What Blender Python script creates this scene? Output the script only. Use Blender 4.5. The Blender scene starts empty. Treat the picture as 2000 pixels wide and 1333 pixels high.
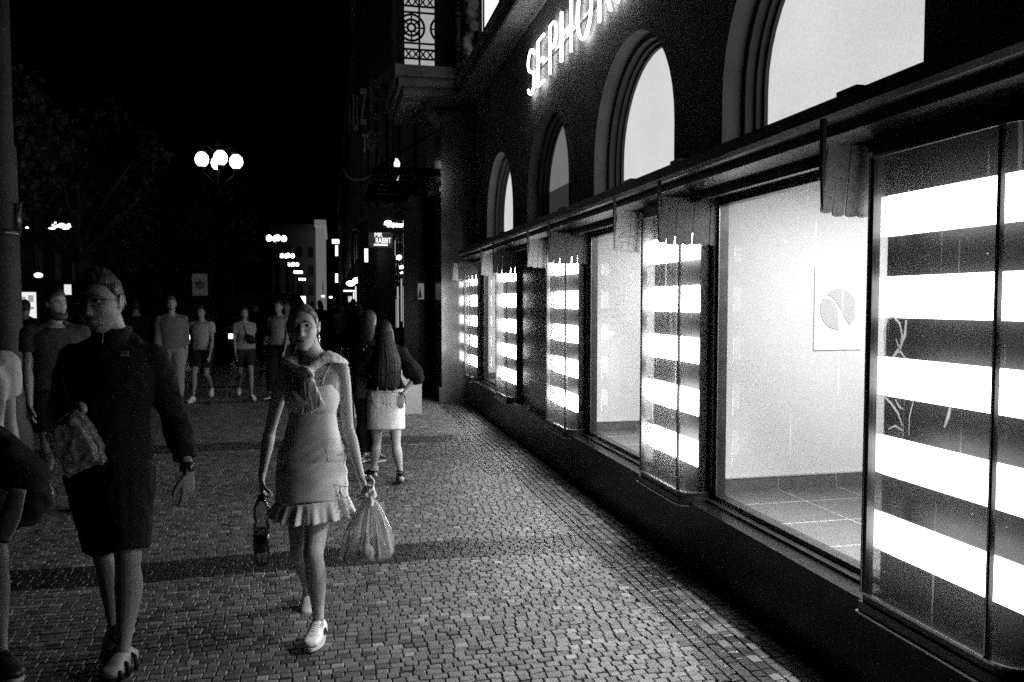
import bpy, math, random
import numpy as np
from mathutils import Vector as V, Matrix, noise
R_ = math.radians
rnd = random.Random(7)
S = bpy.context.scene
COL = S.collection

# ------------------------------------------------------------------ camera geometry
FPX = 1555.0; YAW = math.atan(349/FPX); PIT = math.atan(76.5/FPX); CH = 1.70
cF = V((math.sin(YAW)*math.cos(PIT), math.cos(YAW)*math.cos(PIT), -math.sin(PIT)))
cR = V((math.cos(YAW), -math.sin(YAW), 0))
cU = V((math.sin(PIT)*math.sin(YAW), math.sin(PIT)*math.cos(YAW), math.cos(PIT)))
def ray(x, y): return cF + cR*((x-1000)/FPX) + cU*((666.5-y)/FPX)
def P(x, y, Y):
    d = ray(x, y); t = Y/d.y
    return V((d.x*t, Y, CH+d.z*t))
def PZ(x, y, Z=0.0):
    d = ray(x, y); t = (Z-CH)/d.z
    return V((d.x*t, d.y*t, Z))
def PX(x, y, X):
    d = ray(x, y); t = X/d.x
    return V((X, d.y*t, CH+d.z*t))
cam = bpy.data.cameras.new('camera'); co = bpy.data.objects.new('camera', cam); COL.objects.link(co)
cam.sensor_width = 36; cam.lens = FPX/2000*36; cam.clip_end = 2000; cam.clip_start = .05
M = Matrix((cR, cU, -cF)).transposed().to_4x4(); M.translation = V((0, 0, CH)); co.matrix_world = M
S.camera = co

# ------------------------------------------------------------------ materials (all neutral greys: the picture is black and white)
MATS = {}
def g3(v): return (v, v, v, 1)
def mat(name, col=.5, rough=.6, metal=0, spec=.5, var=0, vs=8, bump=0, bs=30, emit=0, sheen=0, island=0, coat=0, stretch=None):
    if name in MATS: return MATS[name]
    m = bpy.data.materials.new(name); m.use_nodes = True; nt = m.node_tree; b = nt.nodes['Principled BSDF']
    b.inputs['Base Color'].default_value = g3(col); b.inputs['Roughness'].default_value = rough
    b.inputs['Metallic'].default_value = metal; b.inputs['Specular IOR Level'].default_value = spec
    b.inputs['Sheen Weight'].default_value = sheen; b.inputs['Coat Weight'].default_value = coat
    tc = nt.nodes.new('ShaderNodeTexCoord'); src = tc.outputs['Object']
    if stretch:
        mp = nt.nodes.new('ShaderNodeMapping'); mp.inputs['Scale'].default_value = stretch
        nt.links.new(src, mp.inputs[0]); src = mp.outputs[0]
    if var or island:
        n = nt.nodes.new('ShaderNodeTexNoise'); n.inputs['Scale'].default_value = vs; n.inputs['Detail'].default_value = 6
        nt.links.new(src, n.inputs['Vector'])
        mr = nt.nodes.new('ShaderNodeMapRange'); mr.inputs['From Min'].default_value = .3; mr.inputs['From Max'].default_value = .7
        mr.inputs['To Min'].default_value = col*(1-var); mr.inputs['To Max'].default_value = col*(1+var)
        nt.links.new(n.outputs['Fac'], mr.inputs['Value']); out = mr.outputs[0]
        if island:
            ge = nt.nodes.new('ShaderNodeNewGeometry'); m2 = nt.nodes.new('ShaderNodeMapRange')
            m2.inputs['To Min'].default_value = 1-island; m2.inputs['To Max'].default_value = 1+island
            nt.links.new(ge.outputs['Random Per Island'], m2.inputs['Value'])
            mu = nt.nodes.new('ShaderNodeMath'); mu.operation = 'MULTIPLY'
            nt.links.new(out, mu.inputs[0]); nt.links.new(m2.outputs[0], mu.inputs[1]); out = mu.outputs[0]
        nt.links.new(out, b.inputs['Base Color'])
    if bump:
        n = nt.nodes.new('ShaderNodeTexNoise'); n.inputs['Scale'].default_value = bs; n.inputs['Detail'].default_value = 5
        nt.links.new(src, n.inputs['Vector'])
        bp = nt.nodes.new('ShaderNodeBump'); bp.inputs['Strength'].default_value = bump; bp.inputs['Distance'].default_value = .01
        nt.links.new(n.outputs['Fac'], bp.inputs['Height']); nt.links.new(bp.outputs[0], b.inputs['Normal'])
    if emit:
        b.inputs['Emission Color'].default_value = g3(1); b.inputs['Emission Strength'].default_value = emit
    MATS[name] = m; return m
def glow(name, st):
    if name in MATS: return MATS[name]
    m = bpy.data.materials.new(name); m.use_nodes = True; nt = m.node_tree; nt.nodes.clear()
    e = nt.nodes.new('ShaderNodeEmission'); e.inputs[0].default_value = g3(1); e.inputs[1].default_value = st
    o = nt.nodes.new('ShaderNodeOutputMaterial'); nt.links.new(e.outputs[0], o.inputs[0]); MATS[name] = m; return m
def glass(name, tint=.96, refl=.5, halo=.0, halo_rough=.35, dirt=0.0, film=0):
    """thin pane: clear, a Fresnel reflection, and an added scattering film for the halo round bright things"""
    m = bpy.data.materials.new(name); m.use_nodes = True; nt = m.node_tree; nt.nodes.clear(); L = nt.links.new; N = nt.nodes.new
    t = N('ShaderNodeBsdfTransparent'); t.inputs[0].default_value = g3(tint)
    gl = N('ShaderNodeBsdfGlossy'); gl.inputs['Roughness'].default_value = .02; gl.inputs[0].default_value = g3(1)
    fr = N('ShaderNodeFresnel'); fr.inputs[0].default_value = 1.5
    mu = N('ShaderNodeMath'); mu.operation = 'MULTIPLY'; mu.inputs[1].default_value = refl; L(fr.outputs[0], mu.inputs[0])
    mx = N('ShaderNodeMixShader'); L(mu.outputs[0], mx.inputs[0]); L(t.outputs[0], mx.inputs[1]); L(gl.outputs[0], mx.inputs[2])
    out = mx.outputs[0]
    if halo:
        r = N('ShaderNodeBsdfRefraction'); r.inputs['IOR'].default_value = 1.0001 if False else 1.02; r.inputs['Roughness'].default_value = halo_rough
        m2 = N('ShaderNodeMixShader'); m2.inputs[0].default_value = halo
        L(out, m2.inputs[1]); L(r.outputs[0], m2.inputs[2]); out = m2.outputs[0]
    if dirt:
        d = N('ShaderNodeBsdfTranslucent'); d.inputs[0].default_value = g3(.8)
        tc = N('ShaderNodeTexCoord'); n1 = N('ShaderNodeTexNoise'); n1.inputs['Scale'].default_value = 60; n1.inputs['Detail'].default_value = 3
        L(tc.outputs['Object'], n1.inputs['Vector'])
        mp = N('ShaderNodeMapping'); mp.inputs['Scale'].default_value = (35, 35, 1.6); n2 = N('ShaderNodeTexNoise'); n2.inputs['Scale'].default_value = 1
        L(tc.outputs['Object'], mp.inputs[0]); L(mp.outputs[0], n2.inputs['Vector'])
        a = N('ShaderNodeMapRange'); a.inputs['From Min'].default_value = .72; a.inputs['From Max'].default_value = .8; a.inputs['To Max'].default_value = dirt*3
        L(n1.outputs['Fac'], a.inputs[0])
        b = N('ShaderNodeMapRange'); b.inputs['From Min'].default_value = .66; b.inputs['From Max'].default_value = .8; b.inputs['To Max'].default_value = dirt
        L(n2.outputs['Fac'], b.inputs[0])
        ad = N('ShaderNodeMath'); ad.operation = 'ADD'; L(a.outputs[0], ad.inputs[0]); L(b.outputs[0], ad.inputs[1])
        m3 = N('ShaderNodeMixShader'); L(ad.outputs[0], m3.inputs[0]); L(out, m3.inputs[1]); L(d.outputs[0], m3.inputs[2]); out = m3.outputs[0]
    if film:
        d = N('ShaderNodeBsdfTranslucent'); d.inputs[0].default_value = g3(.9); m4 = N('ShaderNodeMixShader'); m4.inputs[0].default_value = film; L(out, m4.inputs[1]); L(d.outputs[0], m4.inputs[2]); out = m4.outputs[0]
    o = N('ShaderNodeOutputMaterial'); L(out, o.inputs[0]); MATS[name] = m; return m

# ------------------------------------------------------------------ object helpers
ORG = {}
def tag(o, label=None, cat=None, group=None, kind=None):
    if label: o['label'] = label
    if cat: o['category'] = cat
    if group: o['group'] = group
    if kind: o['kind'] = kind
    return o
def empty(name, loc=(0, 0, 0), label=None, cat=None, group=None):
    o = bpy.data.objects.new(name, None); COL.objects.link(o); o.location = loc; ORG[o.name] = V(loc); o.empty_display_size = .1
    return tag(o, label, cat, group)
def link(name, me, parent=None):
    o = bpy.data.objects.new(name, me); COL.objects.link(o)
    if parent is not None:
        og = ORG.get(parent.name, V((0, 0, 0))); me.transform(Matrix.Translation(-og)); o.parent = parent; ORG[o.name] = og
    else: ORG[o.name] = V((0, 0, 0))
    return o
class MB:
    def __init__(s): s.v = []; s.f = []; s.mi = []; s.cur = 0
    def add(s, vs, fs):
        b = len(s.v); s.v += [tuple(x) for x in vs]
        for f in fs: s.f.append([b+i for i in f]); s.mi.append(s.cur)
    def box(s, x0, x1, y0, y1, z0, z1):
        x0, x1 = min(x0, x1), max(x0, x1); y0, y1 = min(y0, y1), max(y0, y1); z0, z1 = min(z0, z1), max(z0, z1)
        s.add([(x0,y0,z0),(x1,y0,z0),(x1,y1,z0),(x0,y1,z0),(x0,y0,z1),(x1,y0,z1),(x1,y1,z1),(x0,y1,z1)],
              [(0,3,2,1),(4,5,6,7),(0,1,5,4),(1,2,6,5),(2,3,7,6),(3,0,4,7)]); return s
    def prism(s, poly, a0, a1, axis='Y'):
        """poly of 2D points (counter-clockwise) extruded from a0 to a1 on axis. Y: (x,z); X: (y,z); Z: (x,y)"""
        def mk(p, a):
            return (p[0], a, p[1]) if axis == 'Y' else (a, p[0], p[1]) if axis == 'X' else (p[0], p[1], a)
        n = len(poly); vs = [mk(p, a0) for p in poly]+[mk(p, a1) for p in poly]
        fs = [tuple(range(n)), tuple(range(2*n-1, n-1, -1))]+[(i, i+n, (i+1) % n+n, (i+1) % n) for i in range(n)]
        s.add(vs, fs); return s
    def tube(s, pts, r, n=8, closed=False):
        pts = [V(p) for p in pts]; k = len(pts); rr = r if isinstance(r, (list, tuple)) else [r]*k
        vs = []; last = None
        for i, p in enumerate(pts):
            if closed: t = (pts[(i+1) % k]-pts[i-1])
            else: t = pts[min(i+1, k-1)]-pts[max(i-1, 0)]
            if t.length < 1e-9: t = V((0, 0, 1))
            t.normalize()
            if last is None: last = t.orthogonal().normalized()
            a = (last-t*last.dot(t))
            a = a.normalized() if a.length > 1e-6 else t.orthogonal().normalized()
            b = t.cross(a); last = a
            vs += [p+(a*math.cos(2*math.pi*j/n)+b*math.sin(2*math.pi*j/n))*rr[i] for j in range(n)]
        fs = []
        for i in range(k if closed else k-1):
            for j in range(n):
                i2 = (i+1) % k; j2 = (j+1) % n
                fs.append((i*n+j, i*n+j2, i2*n+j2, i2*n+j))
        if not closed: fs += [tuple(range(n-1, -1, -1)), tuple((k-1)*n+j for j in range(n))]
        s.add(vs, fs); return s
    def lathe(s, prof, c=(0, 0, 0), n=20, ax=None):
        c = V(c); vs = []
        if ax is None: ex, ey, ez = V((1,0,0)), V((0,1,0)), V((0,0,1))
        else: ez = V(ax).normalized(); ex = ez.orthogonal().normalized(); ey = ez.cross(ex)
        for r, z in prof: vs += [c+ez*z+(ex*math.cos(2*math.pi*j/n)+ey*math.sin(2*math.pi*j/n))*max(r, 1e-4) for j in range(n)]
        k = len(prof); fs = [(i*n+j, i*n+(j+1) % n, (i+1)*n+(j+1) % n, (i+1)*n+j) for i in range(k-1) for j in range(n)]
        fs += [tuple(range(n-1, -1, -1)), tuple((k-1)*n+j for j in range(n))]
        s.add(vs, fs); return s
    def sph(s, c, r, n=14, ax=None, jit=0):
        m = max(4, n//2); r = (r, r, r) if not isinstance(r, (tuple, list)) else r; c = V(c); E = ax or (V((1,0,0)), V((0,1,0)), V((0,0,1)))
        vs = [c+E[2]*r[2]]
        for i in range(1, m):
            th = math.pi*i/m
            for j in range(n):
                a = 2*math.pi*j/n; d = V((math.sin(th)*math.cos(a), math.sin(th)*math.sin(a), math.cos(th)))
                k = 1+jit*noise.noise(d*2.3+c*7)
                vs.append(c+(E[0]*d.x*r[0]+E[1]*d.y*r[1]+E[2]*d.z*r[2])*k)
        vs.append(c-E[2]*r[2]); fs = [(0, 1+j, 1+(j+1) % n) for j in range(n)]
        for i in range(m-2):
            for j in range(n): fs.append((1+i*n+j, 1+(i+1)*n+j, 1+(i+1)*n+(j+1) % n, 1+i*n+(j+1) % n))
        l = len(vs)-1; b = 1+(m-2)*n
        fs += [(b+j, l, b+(j+1) % n) for j in range(n)]; s.add(vs, fs); return s
    def loft(s, pts, rad, side, n=16, sub=4, ex=2.0, fn=None, cap=True):
        """closed tube of ellipses: rad[i]=(half size along side, half size across); smooth interpolation between stations"""
        pts = [V(p) for p in pts]; rad = [(r, r) if not isinstance(r, (tuple, list)) else r for r in rad]; k = len(pts)
        sides = side if isinstance(side, list) else [V(side)]*k
        def cr(a, b, c, d, t): return .5*((2*b)+(c-a)*t+(2*a-5*b+4*c-d)*t*t+(3*b-a-3*c+d)*t**3)
        pp = []; ra = []; rb = []; sd = []
        for i in range(k-1):
            i0, i1, i2, i3 = max(i-1, 0), i, i+1, min(i+2, k-1)
            for q in range(sub+(1 if i == k-2 else 0)):
                t = q/sub
                pp.append(cr(pts[i0], pts[i1], pts[i2], pts[i3], t))
                ra.append(max(1e-4, cr(rad[i0][0], rad[i1][0], rad[i2][0], rad[i3][0], t)))
                rb.append(max(1e-4, cr(rad[i0][1], rad[i1][1], rad[i2][1], rad[i3][1], t)))
                sd.append(sides[i1].lerp(sides[i2], t))
        K = len(pp); vs = []
        for i in range(K):
            t = (pp[min(i+1, K-1)]-pp[max(i-1, 0)])
            if t.length < 1e-8: t = V((0, 0, 1))
            t.normalize(); a = sd[i]-t*sd[i].dot(t); a = a.normalized() if a.length > 1e-6 else t.orthogonal().normalized(); b = t.cross(a)
            for j in range(n):
                th = 2*math.pi*j/n; c, q = math.cos(th), math.sin(th)
                c = math.copysign(abs(c)**(2/ex), c); q = math.copysign(abs(q)**(2/ex), q)
                w = 1.0 if fn is None else fn(i/(K-1), th)
                vs.append(pp[i]+a*(ra[i]*c*w)+b*(rb[i]*q*w))
        fs = [(i*n+j, i*n+(j+1) % n, (i+1)*n+(j+1) % n, (i+1)*n+j) for i in range(K-1) for j in range(n)]
        if cap: fs += [tuple(range(n-1, -1, -1)), tuple((K-1)*n+j for j in range(n))]
        s.add(vs, fs); return s
    def mesh(s, name, mats=()):
        me = bpy.data.meshes.new(name); me.from_pydata(s.v, [], s.f)
        for m in (mats if isinstance(mats, (list, tuple)) else [mats]): me.materials.append(m)
        if any(s.mi): me.polygons.foreach_set('material_index', s.mi)
        me.update(); return me
    def build(s, name, mats, parent=None, smooth=False, fix=True):
        me = s.mesh(name, mats)
        if fix:
            import bmesh
            bm = bmesh.new(); bm.from_mesh(me); bmesh.ops.recalc_face_normals(bm, faces=bm.faces); bm.to_mesh(me); bm.free()
        if smooth: me.polygons.foreach_set('use_smooth', [True]*len(me.polygons))
        return link(name, me, parent)
def bake(o):
    dg = bpy.context.evaluated_depsgraph_get(); ev = o.evaluated_get(dg); me = bpy.data.meshes.new_from_object(ev)
    return me
def remesh(mb, name, m, parent, vox, smooth=2, wr=None):
    """union of all the shapes in mb as one continuous skin"""
    me = mb.mesh(name, m)
    import bmesh
    bm = bmesh.new(); bm.from_mesh(me); bmesh.ops.recalc_face_normals(bm, faces=bm.faces); bm.to_mesh(me); bm.free()
    o = bpy.data.objects.new('tmp', me); COL.objects.link(o)
    r = o.modifiers.new('r', 'REMESH'); r.mode = 'VOXEL'; r.voxel_size = vox; r.use_smooth_shade = True
    if smooth: q = o.modifiers.new('s', 'SMOOTH'); q.iterations = smooth; q.factor = .5
    me2 = bake(o); bpy.data.objects.remove(o)
    me2.name = name
    me2.materials.clear()
    for x in (m if isinstance(m, (list, tuple)) else [m]): me2.materials.append(x)
    if wr: crease(me2, *wr)
    me2.polygons.foreach_set('use_smooth', [True]*len(me2.polygons))
    return link(name, me2, parent)
def crease(me, amp, sc, ridged=True):
    """cloth folds as real relief"""
    n = len(me.vertices); no = [v.normal.copy() for v in me.vertices]
    sc = V(sc)
    for i, v in enumerate(me.vertices):
        p = V((v.co.x*sc.x, v.co.y*sc.y, v.co.z*sc.z)); k = noise.noise(p)+.5*noise.noise(p*2.1+V((5, 1, 2)))
        if ridged: k = .6-abs(k)*2
        v.co += no[i]*(max(k, -.15)*amp)
    me.update()
def text_mb(body, name, m, parent, origin, ux, uz, size, depth=.03, sx=1.0, bold=0.0):
    """lettering as solid geometry; ux = reading direction, uz = up"""
    cu = bpy.data.curves.new(name, 'FONT'); cu.body = body; cu.size = size; cu.extrude = depth/2; cu.offset = bold; cu.resolution_u = 4
    o = bpy.data.objects.new('tmp', cu); COL.objects.link(o); me = bake(o); bpy.data.objects.remove(o)
    ux = V(ux).normalized(); uz = V(uz).normalized(); un = ux.cross(uz)
    mt = Matrix((ux*sx, uz, un)).transposed().to_4x4(); mt.translation = V(origin); me.transform(mt)
    me.name = name; me.materials.clear(); me.materials.append(m)
    return link(name, me, parent)
# ------------------------------------------------------------------ shared materials
m_plaster = mat('plaster', .20, .85, var=.25, vs=3, bump=.35, bs=60)
m_stone = mat('dark stone', .06, .35, var=.35, vs=6, bump=.15, bs=40)
m_plinth = mat('polished black stone', .006, .3, var=.4, vs=14, spec=.15)
m_frame = mat('dark bronze frame', .05, .34, metal=.7, var=.3, vs=9, bump=.08, bs=50)
m_ledge = mat('weathered metal ledge', .04, .45, metal=.4, var=.6, vs=5, bump=.25, bs=18)
m_steel = mat('brushed steel edge', .45, .28, metal=1)
m_white = mat('white painted wall', .76, .8, var=.03, vs=3, bump=.1, bs=120)
m_tile = mat('grey floor tile', .07, .45, var=.12, vs=20)
m_skirt = mat('dark skirting tile', .09, .4, var=.15, vs=20)
m_grout = mat('pale grout', .35, .8)
m_black = mat('black lacquer', .02, .35, var=.1)
m_bar = mat('painted awning bar', .09, .5, metal=.2, var=.3, vs=30, bump=.2, bs=80)
m_stripe = glow('backlit white stripe', 36); m_stripe1 = glow('near backlit stripe', 9)
m_letter = glow('lit channel letter', 12)
m_room = glow('ceiling light panel', 15)
m_arch = mat('lit translucent window blind', .5, .8, emit=.68, var=.04, vs=6)
m_arch_dim = mat('dim window blind', .3, .8, emit=.16, var=.04, vs=6)
def weave(m, st):
    nt = m.node_tree; N = nt.nodes.new; L = nt.links.new; b = nt.nodes['Principled BSDF']; tc = N('ShaderNodeTexCoord')
    n1 = N('ShaderNodeTexNoise'); n1.inputs['Scale'].default_value = 1.3; n1.inputs['Detail'].default_value = 3; n2 = N('ShaderNodeTexNoise'); n2.inputs['Scale'].default_value = 95; n2.inputs['Detail'].default_value = 2
    L(tc.outputs['Object'], n1.inputs['Vector']); L(tc.outputs['Object'], n2.inputs['Vector'])
    a = N('ShaderNodeMapRange'); a.inputs['From Min'].default_value = .3; a.inputs['From Max'].default_value = .7; a.inputs['To Min'].default_value = st*.92; a.inputs['To Max'].default_value = st*1.06; L(n1.outputs['Fac'], a.inputs[0])
    c = N('ShaderNodeMapRange'); c.inputs['From Min'].default_value = .3; c.inputs['From Max'].default_value = .7; c.inputs['To Min'].default_value = .88; c.inputs['To Max'].default_value = 1.12; L(n2.outputs['Fac'], c.inputs[0])
    q = N('ShaderNodeMath'); q.operation = 'MULTIPLY'; L(a.outputs[0], q.inputs[0]); L(c.outputs[0], q.inputs[1]); L(q.outputs[0], b.inputs['Emission Strength'])
weave(m_arch, .68); weave(m_arch_dim, .16)
m_glass = glass('shop glass', .95, .9, 0, dirt=.12)
m_bayglass = glass('dirty bay glass with halo', .95, .9, halo=.12, halo_rough=.5, dirt=.14, film=.014)  # scattering film added to give the bright stripes a halo
m_scratch = glass('etched scratch', 0, 0, film=.9)

# ------------------------------------------------------------------ ground
g = MB(); g.add([(-300,-60,-.03),(300,-60,-.03),(300,700,-.03),(-300,700,-.03)], [(0,1,2,3)])
def paving_mat():
    m = bpy.data.materials.new('far setts'); m.use_nodes = True; nt = m.node_tree; b = nt.nodes['Principled BSDF']; N = nt.nodes.new; L = nt.links.new
    tc = N('ShaderNodeTexCoord'); br = N('ShaderNodeTexBrick'); br.inputs['Scale'].default_value = 1; br.inputs['Brick Width'].default_value = .075
    br.inputs['Row Height'].default_value = .062; br.inputs['Mortar Size'].default_value = .006
    br.inputs['Color1'].default_value = g3(.11); br.inputs['Color2'].default_value = g3(.2); br.inputs['Mortar'].default_value = g3(.03)
    L(tc.outputs['Object'], br.inputs['Vector']); L(br.outputs['Color'], b.inputs['Base Color'])
    bp = N('ShaderNodeBump'); bp.inputs['Strength'].default_value = .5; bp.inputs['Distance'].default_value = .01; bp.invert = True
    L(br.outputs['Fac'], bp.inputs['Height']); L(bp.outputs[0], b.inputs['Normal']); b.inputs['Roughness'].default_value = .5
    return m
tag(g.build('ground', paving_mat()), kind='structure')
s = MB(); s.add([(-5.6,-2,-.012),(2.3,-2,-.012),(2.3,17,-.012),(-5.6,17,-.012)], [(0,1,2,3)])
tag(s.build('paving_bed', mat('sand joint', .012, .95)), kind='structure')

def setts():
    V_ = []; F_ = []; MI = []; nb = 0
    def stone(cx, cy, w, d, mi, h=.0):
        nonlocal nb
        a = rnd.uniform(-.03, .03); ca, sa = math.cos(a), math.sin(a); z = rnd.gauss(0, .0015)+h
        tx, ty = rnd.gauss(0, .03), rnd.gauss(0, .03)
        w2, d2 = w/2, d/2; e = rnd.uniform(.002, .005)
        rings = ((0, -.022), (0, -.005), (e, 0.0))
        for k, (ins, zz) in enumerate(rings):
            for sx, sy in ((-1,-1),(1,-1),(1,1),(-1,1)):
                x = sx*(w2-ins); y = sy*(d2-ins)
                if k: x += rnd.uniform(-.0015, .0015); y += rnd.uniform(-.0015, .0015)
                V_.append((cx+x*ca-y*sa, cy+x*sa+y*ca, z+zz+(x*tx+y*ty if k else 0)))
        for k in (0, 1):
            for j in range(4): F_.append((nb+k*4+j, nb+k*4+(j+1) % 4, nb+(k+1)*4+(j+1) % 4, nb+(k+1)*4+j)); MI.append(mi)
        F_.append((nb+8, nb+9, nb+10, nb+11)); MI.append(mi); nb += 12
    y = -1.0; r = 0
    while y < 16.6:
        d = rnd.uniform(.047, .054)*(1.0 if y < 9 else 1.15)
        x = -5.3+rnd.uniform(0, .05); w0 = .062 if y < 9 else .076
        if y < 1.9: x = .2
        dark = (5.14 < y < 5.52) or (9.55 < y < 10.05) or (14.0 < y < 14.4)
        pier_shade = 7.62 < y < 8.75  # shadow of the pier painted in as dark setts
        while x < 1.66:
            w = w0*rnd.uniform(.82, 1.22); wy = .022*math.sin(x*1.7+r*.01)+.008*math.sin(x*4.3+1.3+r*.02)
            yy = y+d/2+wy; q = noise.noise(V((x*.9, y*.9, 0)))+.5*noise.noise(V((x*3, y*3, 4)))
            if dark or (pier_shade and x > 1.42-.03*(y-8)): mi = 1
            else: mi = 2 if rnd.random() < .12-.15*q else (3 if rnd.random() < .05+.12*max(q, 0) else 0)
            # a strip of light stones fades into darker ones away from the shop
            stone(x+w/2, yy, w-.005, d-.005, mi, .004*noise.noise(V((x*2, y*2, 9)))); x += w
        y += d; r += 1
    # dark slabs along the wall; window light and bay shade painted into their tone
    x = 1.67
    for ci, cw in enumerate((.062, .062, .062, .062, .062, .062, .062, .062)):
        y = -1.0
        while y < 16.5:
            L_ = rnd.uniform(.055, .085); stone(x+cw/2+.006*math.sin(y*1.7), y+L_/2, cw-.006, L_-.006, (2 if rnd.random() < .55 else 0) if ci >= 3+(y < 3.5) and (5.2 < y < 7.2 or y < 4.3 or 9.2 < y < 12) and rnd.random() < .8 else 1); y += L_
        x += cw
    me = bpy.data.meshes.new('paving_setts'); me.from_pydata(V_, [], F_)
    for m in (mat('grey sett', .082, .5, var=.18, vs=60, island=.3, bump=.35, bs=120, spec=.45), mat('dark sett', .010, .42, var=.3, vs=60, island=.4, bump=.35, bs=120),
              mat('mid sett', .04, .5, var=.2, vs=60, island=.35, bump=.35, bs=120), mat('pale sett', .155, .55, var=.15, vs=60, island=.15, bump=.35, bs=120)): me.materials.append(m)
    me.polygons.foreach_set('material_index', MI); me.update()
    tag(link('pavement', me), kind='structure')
setts()

# ------------------------------------------------------------------ the corner shop building
BX = 2.13; WX = 2.35       # bay glass plane, flat window plane
shop = empty('shop_building', (WX, 6, 0), 'shop building with striped lit bay windows, arched windows and a lit sign above', 'building')
ZB0, ZB1 = .50, 2.28
# bay: (far corner Y, mullion Y)
BAYS = [(2.83, 2.21), (5.27, 4.68), (7.83, 7.21), (10.43, 9.80), (13.05, 12.58)]
BACK = []
WINS = [(2.90, 4.515), (5.34, 7.0), (10.5, 12.3)]     # flat windows between bays
# plinth under everything
p = MB(); p.box(2.19, 2.6, -4, 13.2, -.03, .40); p.box(2.165, 2.6, -4, 13.2, .40, .445)
p.build('plinth', m_plinth, shop)
def bay_plan(yf, ym, off=0):
    r = .08+off
    pts = [(WX, yf+off), (BX-off, yf+off), (BX-off, ym)]
    for k in range(1, 7):
        t = k/6*math.pi/2
        pts.append((BX-off+r*(1-math.cos(t)), ym-.02-r*math.sin(t)))
    pts.append((WX, ym-.02-r)); return pts
def ribbon(mb, plan, z0, z1, th):
    """vertical or flat band following a plan polyline, thickness th inwards"""
    n = len(plan)
    ctr = (WX+.02, sum(q[1] for q in plan)/n)
    inner = []
    for i, (x, y) in enumerate(plan):
        a = V(plan[max(i-1, 0)]); b = V(plan[min(i+1, n-1)]); t = (b-a).normalized(); nn = V((t.y, -t.x))
        if nn.dot(V(ctr)-V((x, y))) < 0: nn = -nn
        inner.append((x+nn.x*th, y+nn.y*th))
    vs = [(x, y, z0) for x, y in plan]+[(x, y, z1) for x, y in plan]+[(x, y, z0) for x, y in inner]+[(x, y, z1) for x, y in inner]
    fs = []
    for i in range(n-1):
        fs += [(i, i+1, n+i+1, n+i), (2*n+i, 3*n+i, 3*n+i+1, 2*n+i+1), (n+i, n+i+1, 3*n+i+1, 3*n+i), (i, 2*n+i, 2*n+i+1, i+1)]
    fs += [(0, n, 3*n, 2*n), (n-1, 3*n-1, 4*n-1, 2*n-1)]
    mb.add(vs, fs)
def solid_plan(mb, plan, z0, z1):
    n = len(plan); vs = [(x, y, z0) for x, y in plan]+[(x, y, z1) for x, y in plan]
    mb.add(vs, [tuple(range(n)), tuple(range(2*n-1, n-1, -1))]+[(i, i+n, (i+1) % n+n, (i+1) % n) for i in range(n)])
LBX = 2.235
STR = [(2.134, 1.968), (1.803, 1.636), (1.472, 1.312), (1.146, .983), (.822, .660)]
for bi, (yf, ym) in enumerate(BAYS+BACK):
    f = MB()
    solid_plan(f, bay_plan(yf, ym, .02), ZB0-.075, ZB0-.035)        # projecting sill tray
    ribbon(f, bay_plan(yf, ym, .008), ZB0-.035, ZB0, .03)
    ribbon(f, bay_plan(yf, ym, .008), ZB1, ZB1+.03, .03)
    solid_plan(f, bay_plan(yf, ym, .0), ZB1+.03, 2.42)
    f.box(BX-.012, BX+.022, yf-.012, yf+.022, ZB0, ZB1)             # corner post
    f.box(WX-.045, WX-.0, yf-.006, yf+.020, ZB0, ZB1)
    f.box(BX-.004, BX+.014, ym-.008, ym+.008, ZB0, ZB1)             # mullion
    f.box(WX-.05, WX, ym-.135, ym-.09, ZB0, ZB1)
    b = f.build('bay_window', m_frame, shop)
    e = MB(); ribbon(e, bay_plan(yf, ym, .014), ZB0-.004, ZB0+.006, .012); ribbon(e, bay_plan(yf, ym, .014), ZB1-.006, ZB1+.004, .012)
    solid_plan(e, [(q[0]-.006, q[1]) for q in bay_plan(yf, ym, .024)], ZB0-.083, ZB0-.075)
    e.box(BX-.016, BX-.012, yf+.005, yf+.011, ZB0+.01, ZB1-.01); e.box(BX-.008, BX-.004, ym-.002, ym+.003, ZB0+.01, ZB1-.01)
    e.build('steel_edge', m_steel, b)
    gl = MB(); pl = bay_plan(yf, ym, -.004)
    vs = [(x, y, ZB0) for x, y in pl]+[(x, y, ZB1) for x, y in pl]; n = len(pl)
    gl.add(vs, [(i, i+1, n+i+1, n+i) for i in range(n-1)])
    go = gl.build('glass_pane', m_bayglass, b, smooth=False, fix=False)
    # striped display panel with backlit bands
    d = MB(); y0, y1 = ym-.085, yf+.05; d.cur = 0; d.box(LBX, LBX+.08, y0, y1, .45, 2.40)
    d.cur = 1
    for zt, zb in STR: d.add([(LBX-.003, y0+.004, zb), (LBX-.003, y1-.0, zb), (LBX-.003, y1-.0, zt), (LBX-.003, y0+.004, zt)], [(0, 3, 2, 1)])
    d.build('display_panel', [m_black, m_stripe if bi else m_stripe1], b, fix=False)
    fl = MB(); fl.box(BX+.02, WX, ym-.09, yf-.01, ZB0-.034, ZB0-.02); fl.build('bay_base', m_black, b)

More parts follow.
